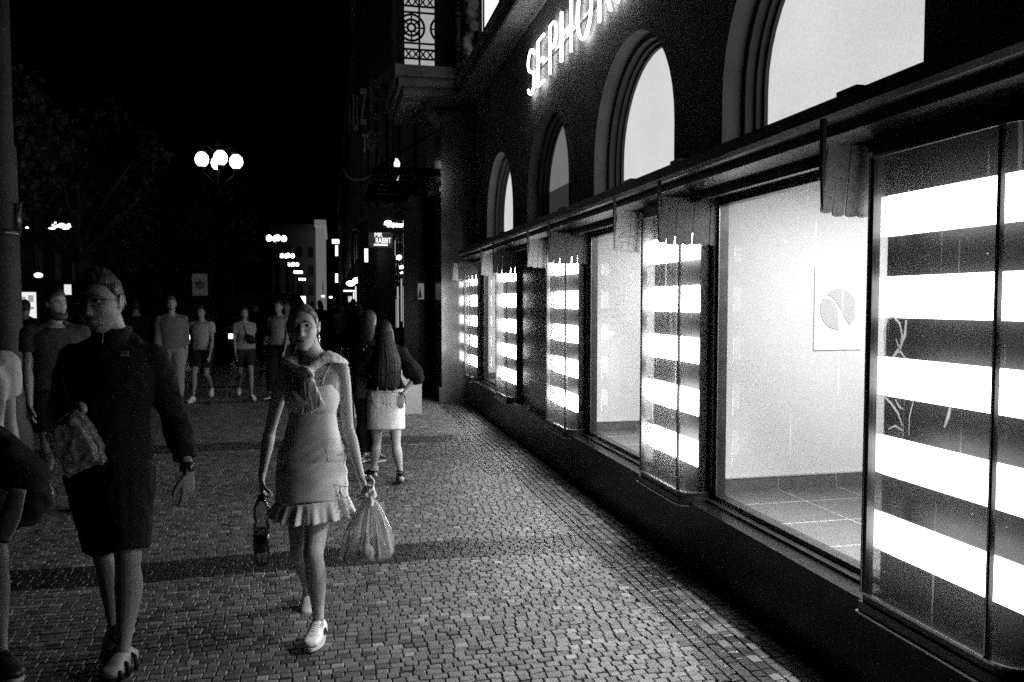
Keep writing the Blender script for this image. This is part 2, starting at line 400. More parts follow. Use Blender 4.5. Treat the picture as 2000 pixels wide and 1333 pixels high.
# window rooms with white cross walls and lit ceilings
ROOMS = [(2.93, 4.60, 4.2), (5.42, 7.06, 4.2), (10.52, 12.36, 3.6)]
for (y0, y1, xb) in ROOMS:
    w = MB()
    w.box(WX+.02, xb, y1, y1+.05, .40, 2.60); w.box(WX+.02, xb, y0-.05, y0, .40, 2.60); w.box(xb, xb+.05, y0-.05, y1+.05, .40, 2.60); w.box(WX+.02, xb, y0, y1, 2.45, 2.55)
    w.build('interior_wall', m_white, shop)
    fl = MB(); fl.box(WX+.02, xb, y0, y1, .44, .49); t = fl.build('tile_floor', m_tile, shop)
    gr = MB()
    for k in range(1, 5): gr.box(WX+.02+k*.42-.003, WX+.02+k*.42+.003, y0, y1-.02, .4895, .4915)
    for k in range(0, 4): gr.box(WX+.02, xb, y1-.32-k*.42-.003, y1-.32-k*.42+.003, .489, .491)
    gr.build('grout_line', m_grout, t)
    sk = MB(); sk.box(WX+.02, xb, y1-.014, y1, .49, .575); sk.box(xb-.014, xb, y0, y1-.014, .49, .575); sk.build('skirting', m_skirt, shop)
    jl = MB()
    for k in range(1, 5): jl.box(WX+.02+k*.42-.002, WX+.02+k*.42+.002, y1-.016, y1-.0135, .49, .576)
    jl.box(WX+.02, xb, y1-.018, y1-.002, .575, .582); jl.build('skirting_joint', m_grout, t)
    lp = MB(); lp.add([(WX+.15, y0+.1, 2.44), (xb-.1, y0+.1, 2.44), (xb-.1, y1-.75, 2.44), (WX+.15, y1-.75, 2.44)], [(0, 3, 2, 1)])
    lp.build('ceiling_light', m_room, shop, fix=False)
# small ceiling spots behind the glass, aimed down and out over the pavement
for (yc, x, pw) in ((3.10, 2.80, 450), (3.55, 2.80, 380), (5.85, 2.80, 290), (6.35, 2.80, 190), (11.5, 2.80, 200)):
    r_ = empty('window_spotlight', (x, yc, 2.43)); r_.parent = shop; r_.location = V((x, yc, 2.43))-shop.location; ORG[r_.name] = V((x, yc, 2.43))
    q = MB(); q.lathe([(.045, .0), (.045, .012), (.03, .016)], (x, yc, 2.424), 16); q.build('lamp_ring', m_steel, r_)
    la = bpy.data.lights.new('window_spot', 'SPOT'); la.energy = pw; la.spot_size = R_(84); la.spot_blend = 1.0; la.shadow_soft_size = .035
    lo = bpy.data.objects.new('window_spot', la); COL.objects.link(lo); lo.location = (x, yc, 2.385); lo.rotation_euler = V((-.42, 0, -.90)).to_track_quat('-Z', 'Y').to_euler()
# flat window frames and panes
for (y0, y1) in WINS:
    f = MB(); x0, x1 = WX-.03, WX+.03
    f.box(x0, x1, y1, y1+.045, .445, 2.33); f.box(x0, x1, y0-.045, y0, .445, 2.33); f.box(x0, x1, y0, y1, 2.29, 2.33); f.box(x0, x1, y0, y1, .445, .493)
    f.box(x0-.05, x1, y0-.04, y1+.04, .445, .462)
    fr = f.build('window_frame', m_frame, shop)
    e = MB(); e.box(x0-.004, x0-.001, y0, y1, .487, .493); e.box(x0-.004, x0-.001, y1-.003, y1+.003, .49, 2.29); e.box(x0-.004, x0-.001, y0, y1, 2.288, 2.293)
    e.build('steel_edge', m_steel, fr)
    q = MB(); q.add([(WX, y0, .49), (WX, y1, .49), (WX, y1, 2.29), (WX, y0, 2.29)], [(0, 3, 2, 1)]); q.build('glass_pane', m_glass, fr, fix=False)
# piers and the solid wall between
p = MB(); p.box(WX-.04, WX+.3, -4, 1.99, .445, 2.33); p.build('stone_pier', m_stone, shop)
p = MB(); p.box(WX-.06, WX+.5, 8.0, 9.58, .445, 2.42)
for z in (.80, 1.15, 1.5, 1.85): p.box(WX-.062, WX-.058, 8.0, 9.58, z, z+.008)
p.build('stone_pier', m_stone, shop)
for y0, y1 in ((4.562, 4.60), (7.047, 7.06), (12.35, 12.44), (7.86, 8.0), (9.58, 9.68), (13.08, 13.2), (1.997, 2.06)):
    p = MB(); p.box(WX-.035, WX+.03, min(y0, y1), max(y0, y1)+.012, .445, 2.45); p.build('pier', m_frame, shop)
# lintel zone and projecting ledge
p = MB()
p.box(WX-.05, WX+.12, -4, 13.15, 2.33, 2.56)
p.box(2.16, WX-.05, -4, 13.1, 2.42, 2.50)
p.build('lintel', m_frame, shop)
l = MB()
l.prism([(2.35, 2.335), (2.22, 2.335), (2.19, 2.31), (2.15, 2.31), (2.15, 2.36), (2.06, 2.40), (2.06, 2.44), (2.02, 2.45), (2.00, 2.47), (2.00, 2.53), (2.35, 2.56)][::-1], -4, 12.9, 'Y')
l.build('ledge', m_ledge, shop)
e = MB(); e.box(2.144, 2.15, -4, 12.88, 2.306, 2.312); e.box(2.054, 2.06, -4, 12.88, 2.395, 2.40); e.build('ledge_edge', m_steel, shop)
for y in (2.82, 4.48, 5.28, 6.98, 7.84, 9.6, 10.44): bb = MB(); bb.box(2.03, 2.2, y, y+.13, 2.529, 2.560); bb.build('ledge_bracket', m_frame, shop)

# upper wall with arched openings
ARCH = [(y0, y1, k) for y0, y1, k in ((-2.3, -.6, 0), (.27, 1.97, 0), (2.84, 4.56, 0), (5.27, 7.03, 0), (7.84, 9.6, 1), (10.42, 12.25, 2))]
def arch_pts(y0, y1, zb, seg=20):
    r = (y1-y0)/2; c = (y0+y1)/2; zs = 3.84-r
    return [(y1, zb)]+[(c+r*math.cos(math.pi*k/seg), zs+r*math.sin(math.pi*k/seg)) for k in range(seg+1)]+[(y0, zb)]
w = MB(); zb, zt = 2.53, 5.04; ys = [-4]
for y0, y1, k in ARCH:
    ap = arch_pts(y0, y1, zb)
    ys.append(y0)
    w.add([(WX, ys[-2], zb), (WX, y0, zb), (WX, y0, zt), (WX, ys[-2], zt)], [(0, 1, 2, 3)])
    top = [(WX, q[0], zt) for q in ap]; mid = [(WX, q[0], q[1]) for q in ap]; n = len(ap)
    w.add(top+mid, [(i, i+1, n+i+1, n+i) for i in range(n-1)])
    ins = [(WX+.27, q[0], q[1]) for q in ap]
    w.add(mid+ins, [(i, i+1, n+i+1, n+i) for i in range(n-1)])
    ys.append(y1)
w.add([(WX, ys[-1], zb), (WX, 13.2, zb), (WX, 13.2, zt), (WX, ys[-1], zt)], [(0, 1, 2, 3)])
w.add([(WX, 13.2, 0), (WX+6, 13.2, 0), (WX+6, 13.2, 16), (WX, 13.2, 16), (WX, -4, 5.04), (WX, 13.2, 5.04), (WX, -4, 16)], [(0, 1, 2, 3), (4, 5, 3, 6)])
w.add([(WX, -4, 0), (WX+6, -4, 0), (WX+6, -4, 16), (WX, -4, 16)], [(0, 1, 2, 3)])
w.add([(WX+.5, -4, 2.6), (WX+6, -4, 2.6), (WX+6, 13.2, 2.6), (WX+.5, 13.2, 2.6)], [(0, 1, 2, 3)])
w.add([(WX, -4, 16), (WX+6, -4, 16), (WX+6, 13.2, 16), (WX, 13.2, 16), (WX+6, -4, 0), (WX+6, 13.2, 0)], [(0, 1, 2, 3), (4, 5, 2, 1)])
w.build('wall', m_plaster, shop, fix=False)
for i, (y0, y1, k) in enumerate(ARCH):
    dk = y1 < 2.5
    fr = MB(); mo = []
    def ringpoly(a, b, x0, x1):
        pa = arch_pts(y0+a, y1-a, 2.53); pb = arch_pts(y0+b, y1-b, 2.53); 
        pa = [(q[0], q[1]-0) for q in pa]; n = len(pa)
        # keep concentric: shrink radius
        c = (y0+y1)/2; ra = (y1-y0)/2
        def shr(q, d):
            zs = 3.84-ra
            if q[1] <= zs: return (q[0]-math.copysign(d, q[0]-c), q[1])
            v = V((q[0]-c, q[1]-zs)); v = v*((ra-d)/ra); return (c+v.x, zs+v.y)
        base = arch_pts(y0, y1, 2.53); pa = [shr(q, a) for q in base]; pb = [shr(q, b) for q in base]
        vs = [(x0, q[0], q[1]) for q in pa]+[(x0, q[0], q[1]) for q in pb]+[(x1, q[0], q[1]) for q in pa]+[(x1, q[0], q[1]) for q in pb]; n = len(pa)
        fs = []
        for j in range(n-1): fs += [(j, j+1, n+j+1, n+j), (n+j, n+j+1, 3*n+j+1, 3*n+j), (j, 2*n+j, 2*n+j+1, j+1)]
        fr.add(vs, fs)
    ringpoly(.0, .045, WX+.13, WX+.27); ringpoly(.045, .07, WX+.19, WX+.27); ringpoly(.07, .095, WX+.23, WX+.27)
    fo = fr.build('arched_window', mat('dark arch frame', .03, .5, var=.3), shop)
    pane = MB(); q = arch_pts(y0+.01, y1-.01, 2.53); pane.add([(WX+.255, a[0], a[1]-.01) for a in q], [tuple(range(len(q)))])
    if k == 1:
        pane = MB(); q = [(a, b) for a, b in q]; 
        up = [(a, max(b, 3.05)) for a, b in q]; pane.add([(WX+.255, a, b-.01) for a, b in up], [tuple(range(len(up)))])
        pane.cur = 1; pane.add([(WX+.256, y0, 2.53), (WX+.256, y1, 2.53), (WX+.256, y1, 3.04), (WX+.256, y0, 3.04)], [(0, 1, 2, 3)])
        pane.build('lit_pane', [m_arch_dim, mat('unlit lower blind', .12, .8, emit=.03)], fo, fix=False)
    else: pane.build('window_pane' if dk else 'lit_pane', m_black if dk else m_arch, fo, fix=False)
# cornice above the sign, first floor
c = MB(); c.prism([(2.35, 5.04), (2.05, 5.04), (2.03, 5.06), (2.03, 5.22), (1.98, 5.25), (1.98, 5.30), (2.35, 5.36)][::-1], -4, 13.1, 'Y')
c.build('cornice', mat('painted cornice', .25, .8, var=.2, vs=5, bump=.2), shop)
for k, (y0, y1) in enumerate(((2, 3.2), (5.2, 6.4), (8.0, 9.2), (11.1, 12.2))):
    f = MB(); f.box(WX-.05, WX+.02, y0-.12, y0, 5.4, 8.2); f.box(WX-.05, WX+.02, y1, y1+.12, 5.4, 8.2); f.box(WX-.09, WX+.02, y0-.16, y1+.16, 8.2, 8.4)
    fo = f.build('upper_window', m_stone, shop)
    q = MB(); q.add([(WX-.01, y0, 5.45), (WX-.01, y1, 5.45), (WX-.01, y1, 8.2), (WX-.01, y0, 8.2)], [(0, 1, 2, 3)]); q.build('window_pane', m_arch if k == 2 else m_black, fo, fix=False)
# hanging sign letters on the wall
sign = empty('shop_sign', (2.3, 9, 4.1), 'large glowing white letters mounted in a row on the dark wall above the arches', 'sign')
def arcp(cx, cy, rx, ry, a0, a1, k=14): return [(cx+rx*math.cos(R_(a0+(a1-a0)*i/k)), cy+ry*math.sin(R_(a0+(a1-a0)*i/k))) for i in range(k+1)]
GLY = {'S': [arcp(.5, .76, .46, .24, 20, 245)+arcp(.5, .24, .46, .24, 65, -160)], 'E': [[(.95, 1), (.05, 1), (.05, 0), (.95, 0)], [(.05, .52), (.8, .52)]],
 'P': [[(.05, 0), (.05, 1), (.5, 1)]+arcp(.5, .75, .45, .25, 90, -90)+[(.05, .5)]], 'H': [[(.03, 0), (.03, 1)], [(.97, 0), (.97, 1)], [(.03, .52), (.97, .52)]],
 'O': [arcp(.5, .5, .47, .5, 0, 350, 26)+[(.97, .5)]], 'R': [[(.05, 0), (.05, 1), (.5, 1)]+arcp(.5, .76, .42, .24, 90, -90)+[(.05, .52)], [(.45, .52), (.98, 0)]], 'A': [[(0, 0), (.5, 1), (1, 0)], [(.18, .33), (.82, .33)]]}
for ch, xa, xb in (('S', 1032, 1045), ('E', 1051, 1064), ('P', 1074, 1088), ('H', 1097, 1117), ('O', 1128, 1156), ('R', 1170, 1194), ('A', 1207, 1236)):
    ya, yb = PX(xa, 100, 2.30).y, PX(xb, 100, 2.30).y
    q = MB()
    for st in GLY[ch]: q.tube([(2.295, ya+(yb-ya)*u, 4.14+.50*v) for u, v in st], .0135, 6)
    q.build('letter', m_letter, sign, smooth=True)
sg = MB(); sg.box(2.335, 2.349, PX(1240, 100, 2.3).y, PX(1028, 100, 2.3).y, 4.36, 4.40); sg.build('mounting_rail', m_frame, sign)

# folded awning arms: stacks of flat bars that stand out from the wall under the ledge
def awning(y, label, n=7, x0=1.94, x1=2.325, zt=2.335, zb=2.03):
    r = empty('awning_arm', (x0, y, zt), label, 'awning arm', 'folded awning arms hanging under the ledge')
    st = (x1-x0)/n
    for k in range(n):
        b = MB(); x = x0+st*(k+.5); up = zt; lo = zb+(.012 if k == 0 else 0)+rnd.uniform(-.001, .001); hw = st*.475; ln = .030-.003*k
        pts = [(x-ln*.5+hw*math.cos(math.pi+math.pi*t/8), lo+hw+hw*.4*math.sin(math.pi+math.pi*t/8)) for t in range(9)]+[(x+ln*.5+hw, up), (x+ln*.5-hw, up)]
        yo = .004*(k % 2); b.prism(pts, y-.004+yo, y+.003+yo, 'Y')
        for zz in (lo+hw, lo+(up-lo)*.42): b.lathe([(.006, -.005), (.006, .007)], (x-ln*.5*(1-(zz-lo)/(up-lo)*2), y+yo, zz), 8, (0, 1, 0))
        b.build('bar', m_bar, r)
    s_ = MB(); s_.box(x0-.014, x0+.001, y-.012, y+.014, zb+.17, zt+.10); s_.build('strap', m_frame, r)
    s_ = MB(); s_.prism([(x0-.006, zb+.04), (x0+.004, zb+.18), (x0-.012, zb+.20)][::-1], y-.008, y+.010, 'Y'); s_.build('hook', m_frame, r)
for bi, nm in enumerate(('nearest', 'second', 'third', 'fourth', 'farthest')):
    yf, ym = BAYS[bi]
    awning(yf+.06, 'folded awning arm just past the far corner of the %s striped bay window' % nm)
    if bi: awning(ym-.135, 'folded awning arm at the near rounded corner of the %s striped bay window' % nm)

# poster on the cross wall
a = P(1593, 522, 4.59); b = P(1682, 683, 4.59)
po = empty('poster', (a.x, 4.59, b.z), 'pale poster with a grey circle split by a white curved shape on the white wall', 'poster')
q = MB(); q.box(a.x, b.x, 4.592, 4.599, b.z, a.z); q.build('sheet', mat('poster paper', .92, .7), po)
cx, cz, r = (a.x+b.x)/2, P(1637, 604, 4.59).z, (b.x-a.x)*.385
def lobe(pts): 
    q = MB(); q.prism([(cx+r*u, cz+r*v) for u, v in pts], 4.588, 4.591, 'Y'); return q
arc = lambda a0, a1, k=16: [(math.cos(R_(a0+(a1-a0)*i/k)), math.sin(R_(a0+(a1-a0)*i/k))) for i in range(k+1)]
q = lobe(arc(-52, 130)+[(-.62, .68), (-.3, .55), (0, .2), (.25, -.25), (.45, -.55)]); q.build('printed_shape', mat('poster ink', .50, .7), po)
q = lobe(arc(148, 272)+[(.0, -.6), (-.02, -.2), (-.2, .25), (-.5, .5)]); q.build('printed_shape', MATS['poster ink'], po)

# scratched tag on the near bay's glass
tg = empty('scratched_tag', (BX, 2.7, 1.3), 'pale scratched scribble on the glass of the nearest striped bay', 'graffiti')
def stroke(pts, w=.006):
    q = MB(); q.tube([PX(x, y, BX-.006) for x, y in pts], [w*.8*(.4+.6*math.sin(math.pi*(i+.5)/len(pts))) for i in range(len(pts))], 6); q.v = [(BX-.0055+(v[0]-BX+.006)*.06, v[1], v[2]) for v in q.v]; q.build('stroke', m_scratch, tg, smooth=True)
stroke([(1728, 700), (1727, 650), (1733, 622), (1745, 619), (1757, 632), (1762, 655), (1755, 690)], .007)
stroke([(1770, 625), (1767, 655), (1757, 680), (1742, 700)], .010)
stroke([(1750, 662), (1757, 685), (1768, 700)], .006)
stroke([(1724, 772), (1740, 788), (1754, 808), (1762, 832)], .008)
stroke([(1735, 838), (1748, 832), (1764, 842)], .006)
stroke([(1784, 782), (1776, 815), (1775, 850)], .004)
stroke([(1856, 795), (1852, 815), (1844, 835)], .010)
stroke([(1748, 780), (1756, 795), (1764, 800)], .005)
# ------------------------------------------------------------------ people
m_skin = mat('skin', .42, .55, var=.06, vs=20, bump=.05, bs=90, spec=.4)
m_skin_d = mat('tanned skin', .17, .55, var=.08, vs=20, bump=.05, bs=90)
m_hair = mat('dark hair', .016, .5, var=.5, vs=1, spec=.2, bump=.5, bs=1, stretch=(190, 190, 12))
m_hair_b = mat('fair brown hair', .06, .45, var=.5, vs=1, spec=.5, bump=.35, bs=1, stretch=(260, 14, 14))
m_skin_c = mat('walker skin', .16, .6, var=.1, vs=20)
m_eye = mat('eye', .5, .15); m_iris = mat('iris', .01, .1); m_lip = mat('lips', .14, .45)
def cloth(n, c, r=.9): return mat(n, c, r, var=.08, vs=12, bump=.08, bs=220, spec=.12)
m_dress = cloth('ribbed pale dress', .74); m_sweater = cloth('pale knit sweater', .76); m_jacket = cloth('black fleece jacket', .012); m_shorts = cloth('dark shorts', .014)
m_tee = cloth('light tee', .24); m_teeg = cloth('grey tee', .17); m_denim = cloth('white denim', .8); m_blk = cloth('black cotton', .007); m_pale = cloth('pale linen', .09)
m_sneak = mat('white leather sneaker', .66, .5, var=.1, vs=30, bump=.1, bs=60); m_sole = mat('rubber sole', .5, .7); m_bshoe = mat('black shoe', .015, .45)
m_metal = mat('gold metal', .6, .25, metal=1)
UP = V((0, 0, 1))

def add_head(mb, J, s, sex, det=True):
    c = J['head']; f = J['face'].normalized(); l = UP.cross(f).normalized(); u = f.cross(l).normalized()
    if 'roll' in J: u = (u+l*J['roll']).normalized(); l = u.cross(f).normalized()
    fem = sex == 'f'; n, m = (72, 48) if det else (28, 18)
    vs = []; k = s*J.get('hs', 1)
    G = lambda x, a: math.exp(-(x/a)**2)
    def pt(dx, dy, dz):
        x = .073*dx; z = .116*dz; y = math.copysign(abs(dy)**.88, dy)*.094
        if dz < 0:
            t = -dz; x *= 1-(.34 if fem else .26)*t**1.6
            y *= (1-.02*t) if dy > 0 else (1-.50*t)
            y += .012*t
        if dz > .0: y -= .006*dz*dz
        if dy > .1:
            w = min(1, (dy-.1)/.25)
            y = y-.010*w*G(x, .06)*(1 if z < .05 else .3)                       # flatter face
            nz = .0
            if -.048 < z < .028:
                t = (.028-z)/.060; nz = (.003+.022*min(1, t)**1.3)*G(x, .0085+.005*min(1, t))
                if t > 1: nz *= max(0, 1-(t-1)/.22)
            y += nz*w
            for q in (-1, 1):
                y -= .012*w*G(x-q*.031, .017)*G(z-.014, .013)                   # eye socket
                y += .006*w*G(x-q*.031, .009)*G(z-.013, .007)                   # lid
                y += .006*w*G(x-q*.030, .022)*G(z-.036, .009)                   # brow
                y += .005*w*G(x-q*.045, .018)*G(z+.022, .020)                   # cheekbone
                y += .003*w*G(x-q*.011, .006)*G(z+.036, .006)                   # nostril wing
            y += .006*w*G(x, .022)*G(z+.060, .006)+.0065*w*G(x, .018)*G(z+.074, .006)-.004*w*G(x, .026)*G(z+.067, .0028)
            y -= .004*w*G(x, .03)*G(z+.086, .007); y += .007*w*G(x, .022)*G(z+.103, .012)
        return c+(l*x+f*y+u*z)*k
    vs.append(pt(0, 0, 1))
    for i in range(1, m):
        th = math.pi*i/m
        for j in range(n):
            a = 2*math.pi*j/n; vs.append(pt(math.sin(th)*math.cos(a), math.sin(th)*math.sin(a), math.cos(th)))
    vs.append(pt(0, 0, -1)); fs = [(0, 1+j, 1+(j+1) % n) for j in range(n)]
    for i in range(m-2):
        for j in range(n): fs.append((1+i*n+j, 1+(i+1)*n+j, 1+(i+1)*n+(j+1) % n, 1+i*n+(j+1) % n))
    L_ = len(vs)-1; b = 1+(m-2)*n; fs += [(b+j, L_, b+(j+1) % n) for j in range(n)]
    mb.add(vs, fs)
    for q in (-1, 1):   # ears: a rim round a hollow
        e0 = c+(l*(q*.073)+f*(-.004)+u*(-.004))*k; out = (l*q-f*.45).normalized(); 
        rim = []
        for t in range(9):
            a = R_(200-t*32) ; rim.append(e0+(out*(.006+.004*math.sin(t/8*math.pi))+ (f*-1)*(.014*math.cos(a)*-1)*-1*.9+u*(.028*math.sin(a)+.006))*k)
        mb.tube(rim, [.0035*k]+[.0045*k]*7+[.0055*k], 6)
        mb.sph(e0+out*.003*k, (.006*k, .013*k, .024*k), 10, (out, f, u))
    return c, f, l, u
def face_parts(root, body, J, s, det, brow=m_hair, beard=None, skin=None):
    c = J['head']; f = J['face'].normalized(); l = UP.cross(f).normalized(); u = f.cross(l).normalized()
    if 'roll' in J: u = (u+l*J['roll']).normalized(); l = u.cross(f).normalized()
    k = s*J.get('hs', 1)
    for q in (-1, 1):
        e = MB(); cc = c+(l*(q*.031)+f*.0695+u*.013)*k; e.sph(cc, (.0125*k, .0105*k, .0062*k), 12, (l, f, u)); eo = e.build('eye', m_eye, root, True)
        i_ = MB(); i_.sph(cc+f*.0085*k, (.0055*k, .003*k, .0055*k), 10, (l, f, u)); i_.build('iris', m_iris, eo, True)
        b = MB(); b.tube([c+(l*(q*x)+f*y+u*z)*k for x, y, z in ((.013, .089, .031), (.026, .088, .0345), (.040, .080, .0335), (.050, .070, .027))], [.002*k, .0032*k, .0028*k, .0015*k], 6); b.build('eyebrow', brow, root, True)
        ls = MB(); ls.tube([c+(l*(q*x)+f*y+u*z)*k for x, y, z in ((.019, .079, .017), (.031, .0815, .0205), (.044, .074, .016))], .0014*k, 5); ls.build('eyelid', brow, root, True)
    mth = MB(); mth.loft([c+(l*x+f*y+u*z)*k for x, y, z in ((-.024, .078, -.067), (-.012, .0865, -.0645), (0, .0885, -.065), (.012, .0865, -.0645), (.024, .078, -.067))], [(.001*k, .001*k), (.0065*k, .005*k), (.0075*k, .0055*k), (.0065*k, .005*k), (.001*k, .001*k)], u, 8, 3); mth.build('lips', m_lip, root, True)
def add_hair(root, J, s, m, front=.058, side=-.02, back=-.06, vol=1.07, top=0, det=True, name='hair', part=0.0, earline=.012, temple=.026):
    """cap of hair: skull shell that sinks below the skin outside the hairline"""
    c = J['head']; f = J['face'].normalized(); l = UP.cross(f).normalized(); u = f.cross(l).normalized(); k = s*J.get('hs', 1)
    if 'roll' in J: u = (u+l*J['roll']).normalized(); l = u.cross(f).normalized()
    n, mm = (80, 56) if det else (28, 20); vs = []
    for i in range(mm+1):
        th = math.pi*max(.002, min(.998, i/mm))
        for j in range(n):
            a = 2*math.pi*j/n; dx, dy, dz = math.sin(th)*math.cos(a), math.sin(th)*math.sin(a), math.cos(th)
            x = .073*dx; y = math.copysign(abs(dy)**.88, dy)*.094; z = .116*dz
            if dz < 0: t = -dz; x *= 1-.28*t**1.6; y *= (1 if dy > 0 else 1-.38*t); y += .010*t
            # hairline height as a function of fore-aft place
            hl = front+part*x if y > .045 else (front+(side-front)*min(1, (.045-y)/(.045-earline)) if y > earline else side+(back-side)*min(1, (earline-y)/.07))
            hl -= temple*(x/.07)**2 if y > .0 else 0
            w = max(0, min(1, (z-hl)/.022)); w = w*w*(3-2*w)
            st = (.0022*noise.noise(V((dx*22, dy*22, dz*3+4)))+.004*noise.noise(V((dx*4, dy*4, dz*4))))*(0.35 if vol < 1.065 else 1.8 if vol >= 1.10 else 1)
            g_ = (.80+(vol-.80)*w)
            vs.append(c+(l*x*g_+f*y*g_+u*(z*g_+top*w*max(0, dz))+(l*dx+f*dy+u*dz)*st*w)*k)
    fs = [(i*n+j, (i+1)*n+j, (i+1)*n+(j+1) % n, i*n+(j+1) % n) for i in range(mm) for j in range(n)]
    mb = MB(); mb.add(vs, fs); return mb.build(name, m, root, True)
def add_hand(mb, w, d, pn, s, curl=(.35, .4, .45, .5), thumb=.5, side=1, spread=.06):
    """w wrist, d towards the fingertips, pn palm normal, side=+1/-1: where the thumb leaves"""
    d = d.normalized(); pn = (pn-d*pn.dot(d)).normalized(); sv = d.cross(pn)*side
    mb.loft([w-d*.02*s, w+d*.01*s, w+d*.045*s, w+d*.080*s, w+d*.094*s], [(.024*s, .018*s), (.027*s, .018*s), (.038*s, .0155*s), (.040*s, .013*s), (.034*s, .009*s)], sv, 14, 3, 2.4)
    for i, (o, L_) in enumerate(((.029, .070), (.010, .078), (-.010, .073), (-.028, .057))):
        a = 0; p = w+d*(.085-.004*abs(i-1))*s+sv*(o*s); pts = [p-d*.012*s, p]; dd = (d+sv*(o*spread*30/ .8*.05)).normalized()
        for q, fr in enumerate((.44, .31, .25)):
            a += curl[i]*(1.0 if q else .8); v = dd*math.cos(a)+pn*math.sin(a); p = p+v*(L_*fr*s); pts.append(p)
        mb.loft(pts, [.0095*s, .0098*s, .0088*s, .0080*s, .0062*s], sv, 8, 3)
    t0 = w+d*.022*s+sv*.022*s; t1 = w+d*.052*s+sv*.046*s+pn*.010*s; t2 = t1+(d*.8+sv*(.5-thumb*.5)+pn*thumb*.9).normalized()*.032*s; t3 = t2+(d*.9+sv*(-.1*thumb)+pn*thumb).normalized()*.026*s
    mb.loft([t0, t1, t2, t3], [.014*s, .0125*s, .0105*s, .0075*s], d, 8, 3)

def frame(J):
    up = (J['neck']-J['pel']).normalized(); rv = (J['sh'][1]-J['sh'][0]); hv = (J['hip'][1]-J['hip'][0])
    rv = (rv-up*rv.dot(up)).normalized(); hv = (hv-up*hv.dot(up)).normalized(); return up, rv, hv
TM = [(-.20, .06, .06), (-.10, .13, .10), (.0, .160, .112), (.12, .158, .110), (.3, .140, .100), (.45, .145, .104), (.6, .160, .114), (.76, .172, .116), (.88, .150, .096), (.96, .095, .074), (1.02, .062, .064)]
TF = [(-.20, .06, .06), (-.10, .135, .10), (.0, .168, .112), (.10, .166, .112), (.25, .138, .096), (.40, .118, .084), (.52, .122, .088), (.66, .136, .100), (.78, .148, .096), (.89, .140, .080), (.96, .09, .066), (1.02, .050, .052)]
def torso(mb, J, s, sex, grow=0.0, t0=-.3, t1=2, n=28, kx=1.0, extra=None):
    up, rv, hv = frame(J); a, b = J['pel'], J['neck']; T = TM if sex == 'm' else TF; fw = rv.cross(up)
    P_ = []; R2 = []; SD = []
    for t, w, d in T:
        if t < t0-1e-6 or t > t1+1e-6: continue
        bow = .012*math.sin(math.pi*max(0, min(1, t)))*s
        P_.append(a.lerp(b, t)+fw*bow*(1 if sex == 'm' else .6)); e = extra(t) if extra else 0
        R2.append(((w*kx+grow+e)*s, (d*kx+grow+e)*s)); SD.append(hv.lerp(rv, max(0, min(1, t))))
    mb.loft(P_, R2, SD, n, 4, 2.25)
    return fw
def arm_pts(J, i): return J['sh'][i], J['el'][i], J['wr'][i]
def limb(mb, pts, rad, side, n=14): mb.loft(pts, rad, side, n, 3)
def add_arm(mb, J, i, s, sex, grow=0, upto=1.0, full=True):
    a, e, w = arm_pts(J, i); k = (1.0 if sex == 'm' else .84)*s; up, rv, hv = frame(J); c = J['neck'].lerp(J['pel'], .10)
    if full: mb.loft([c+(a-c)*.25-up*.02*s, c+(a-c)*.7-up*.006*s, a], [((.055*k+grow*s), (.06*k+grow*s)), ((.052*k+grow*s), (.056*k+grow*s)), ((.046*k+grow*s), (.050*k+grow*s))], up, 14, 3)
    mb.sph(a, (.050*k+grow*s), 14)
    L = [(0, .047), (.22, .049), (.5, .044), (.8, .038), (1.0, .036)]; pts = []; rad = []
    for t, r in L:
        if t <= min(upto, 1.0)+1e-6: pts.append(a.lerp(e, t)); rad.append(r*k+grow*s)
    if upto > 1:
        for t, r in ((.22, .040), (.45, .036), (.75, .027), (1.0, .0235)):
            if t <= upto-1+1e-6: pts.append(e.lerp(w, t)); rad.append(r*k+grow*s)
    sd = (w-e).cross(a-e); sd = sd if sd.length > 1e-4 else V((1, 0, 0))
    mb.loft(pts, rad, sd.normalized(), 14, 3)
def add_leg(mb, J, i, s, sex, grow=0, upto=2.0, t0=0, kk=1.0):
    h, k_, a = J['hip'][i], J['kn'][i], J['an'][i]; up, rv, hv = frame(J); fw = hv.cross(up); m = (1.0 if sex == 'm' else .94)*s*kk
    L = [(0, .092), (.15, .090), (.4, .080), (.7, .064), (.9, .055), (1, .053)]; pts = []; rad = []
    for t, r in L:
        if t0-1e-6 <= t <= upto+1e-6: pts.append(h.lerp(k_, t)+hv*(0)); rad.append(r*m+grow*s)
    if upto > 1:
        ax = (a-k_).normalized(); bk = -(fw-ax*fw.dot(ax)).normalized()
        for t, r, o in ((.10, .050, .002), (.28, .056, .016), (.45, .050, .015), (.7, .036, .006), (.9, .029, 0), (1, .031, 0)):
            if t <= upto-1+1e-6: pts.append(k_.lerp(a, t)+bk*o*s); rad.append(r*m+grow*s)
    mb.loft(pts, rad, hv, 16, 3)
def add_foot(mb, J, i, s, g=0):
    a, t = J['an'][i], J['toe'][i]; d = (t-a); dh = d.normalized(); side = dh.cross(UP).normalized(); dn = side.cross(dh); dn = dn if dn.z < 0 else -dn
    heel = a-dh*.045*s+dn*.045*s
    mb.loft([heel-dh*.015*s, heel+dh*.02*s, heel.lerp(t, .4)+UP*0, heel.lerp(t, .72), t-dh*.01*s, t+dh*.012*s], [(.018*s+g, .018*s+g), (.032*s+g, .034*s+g), (.036*s+g, .034*s+g), (.045*s+g, .024*s+g), (.036*s+g, .016*s+g), (.015*s, .008*s)], side, 14, 3)
    mb.loft([a, heel.lerp(t, .25)], [(.033*s+g, .036*s+g), (.034*s+g, .04*s+g)], side, 12, 3)

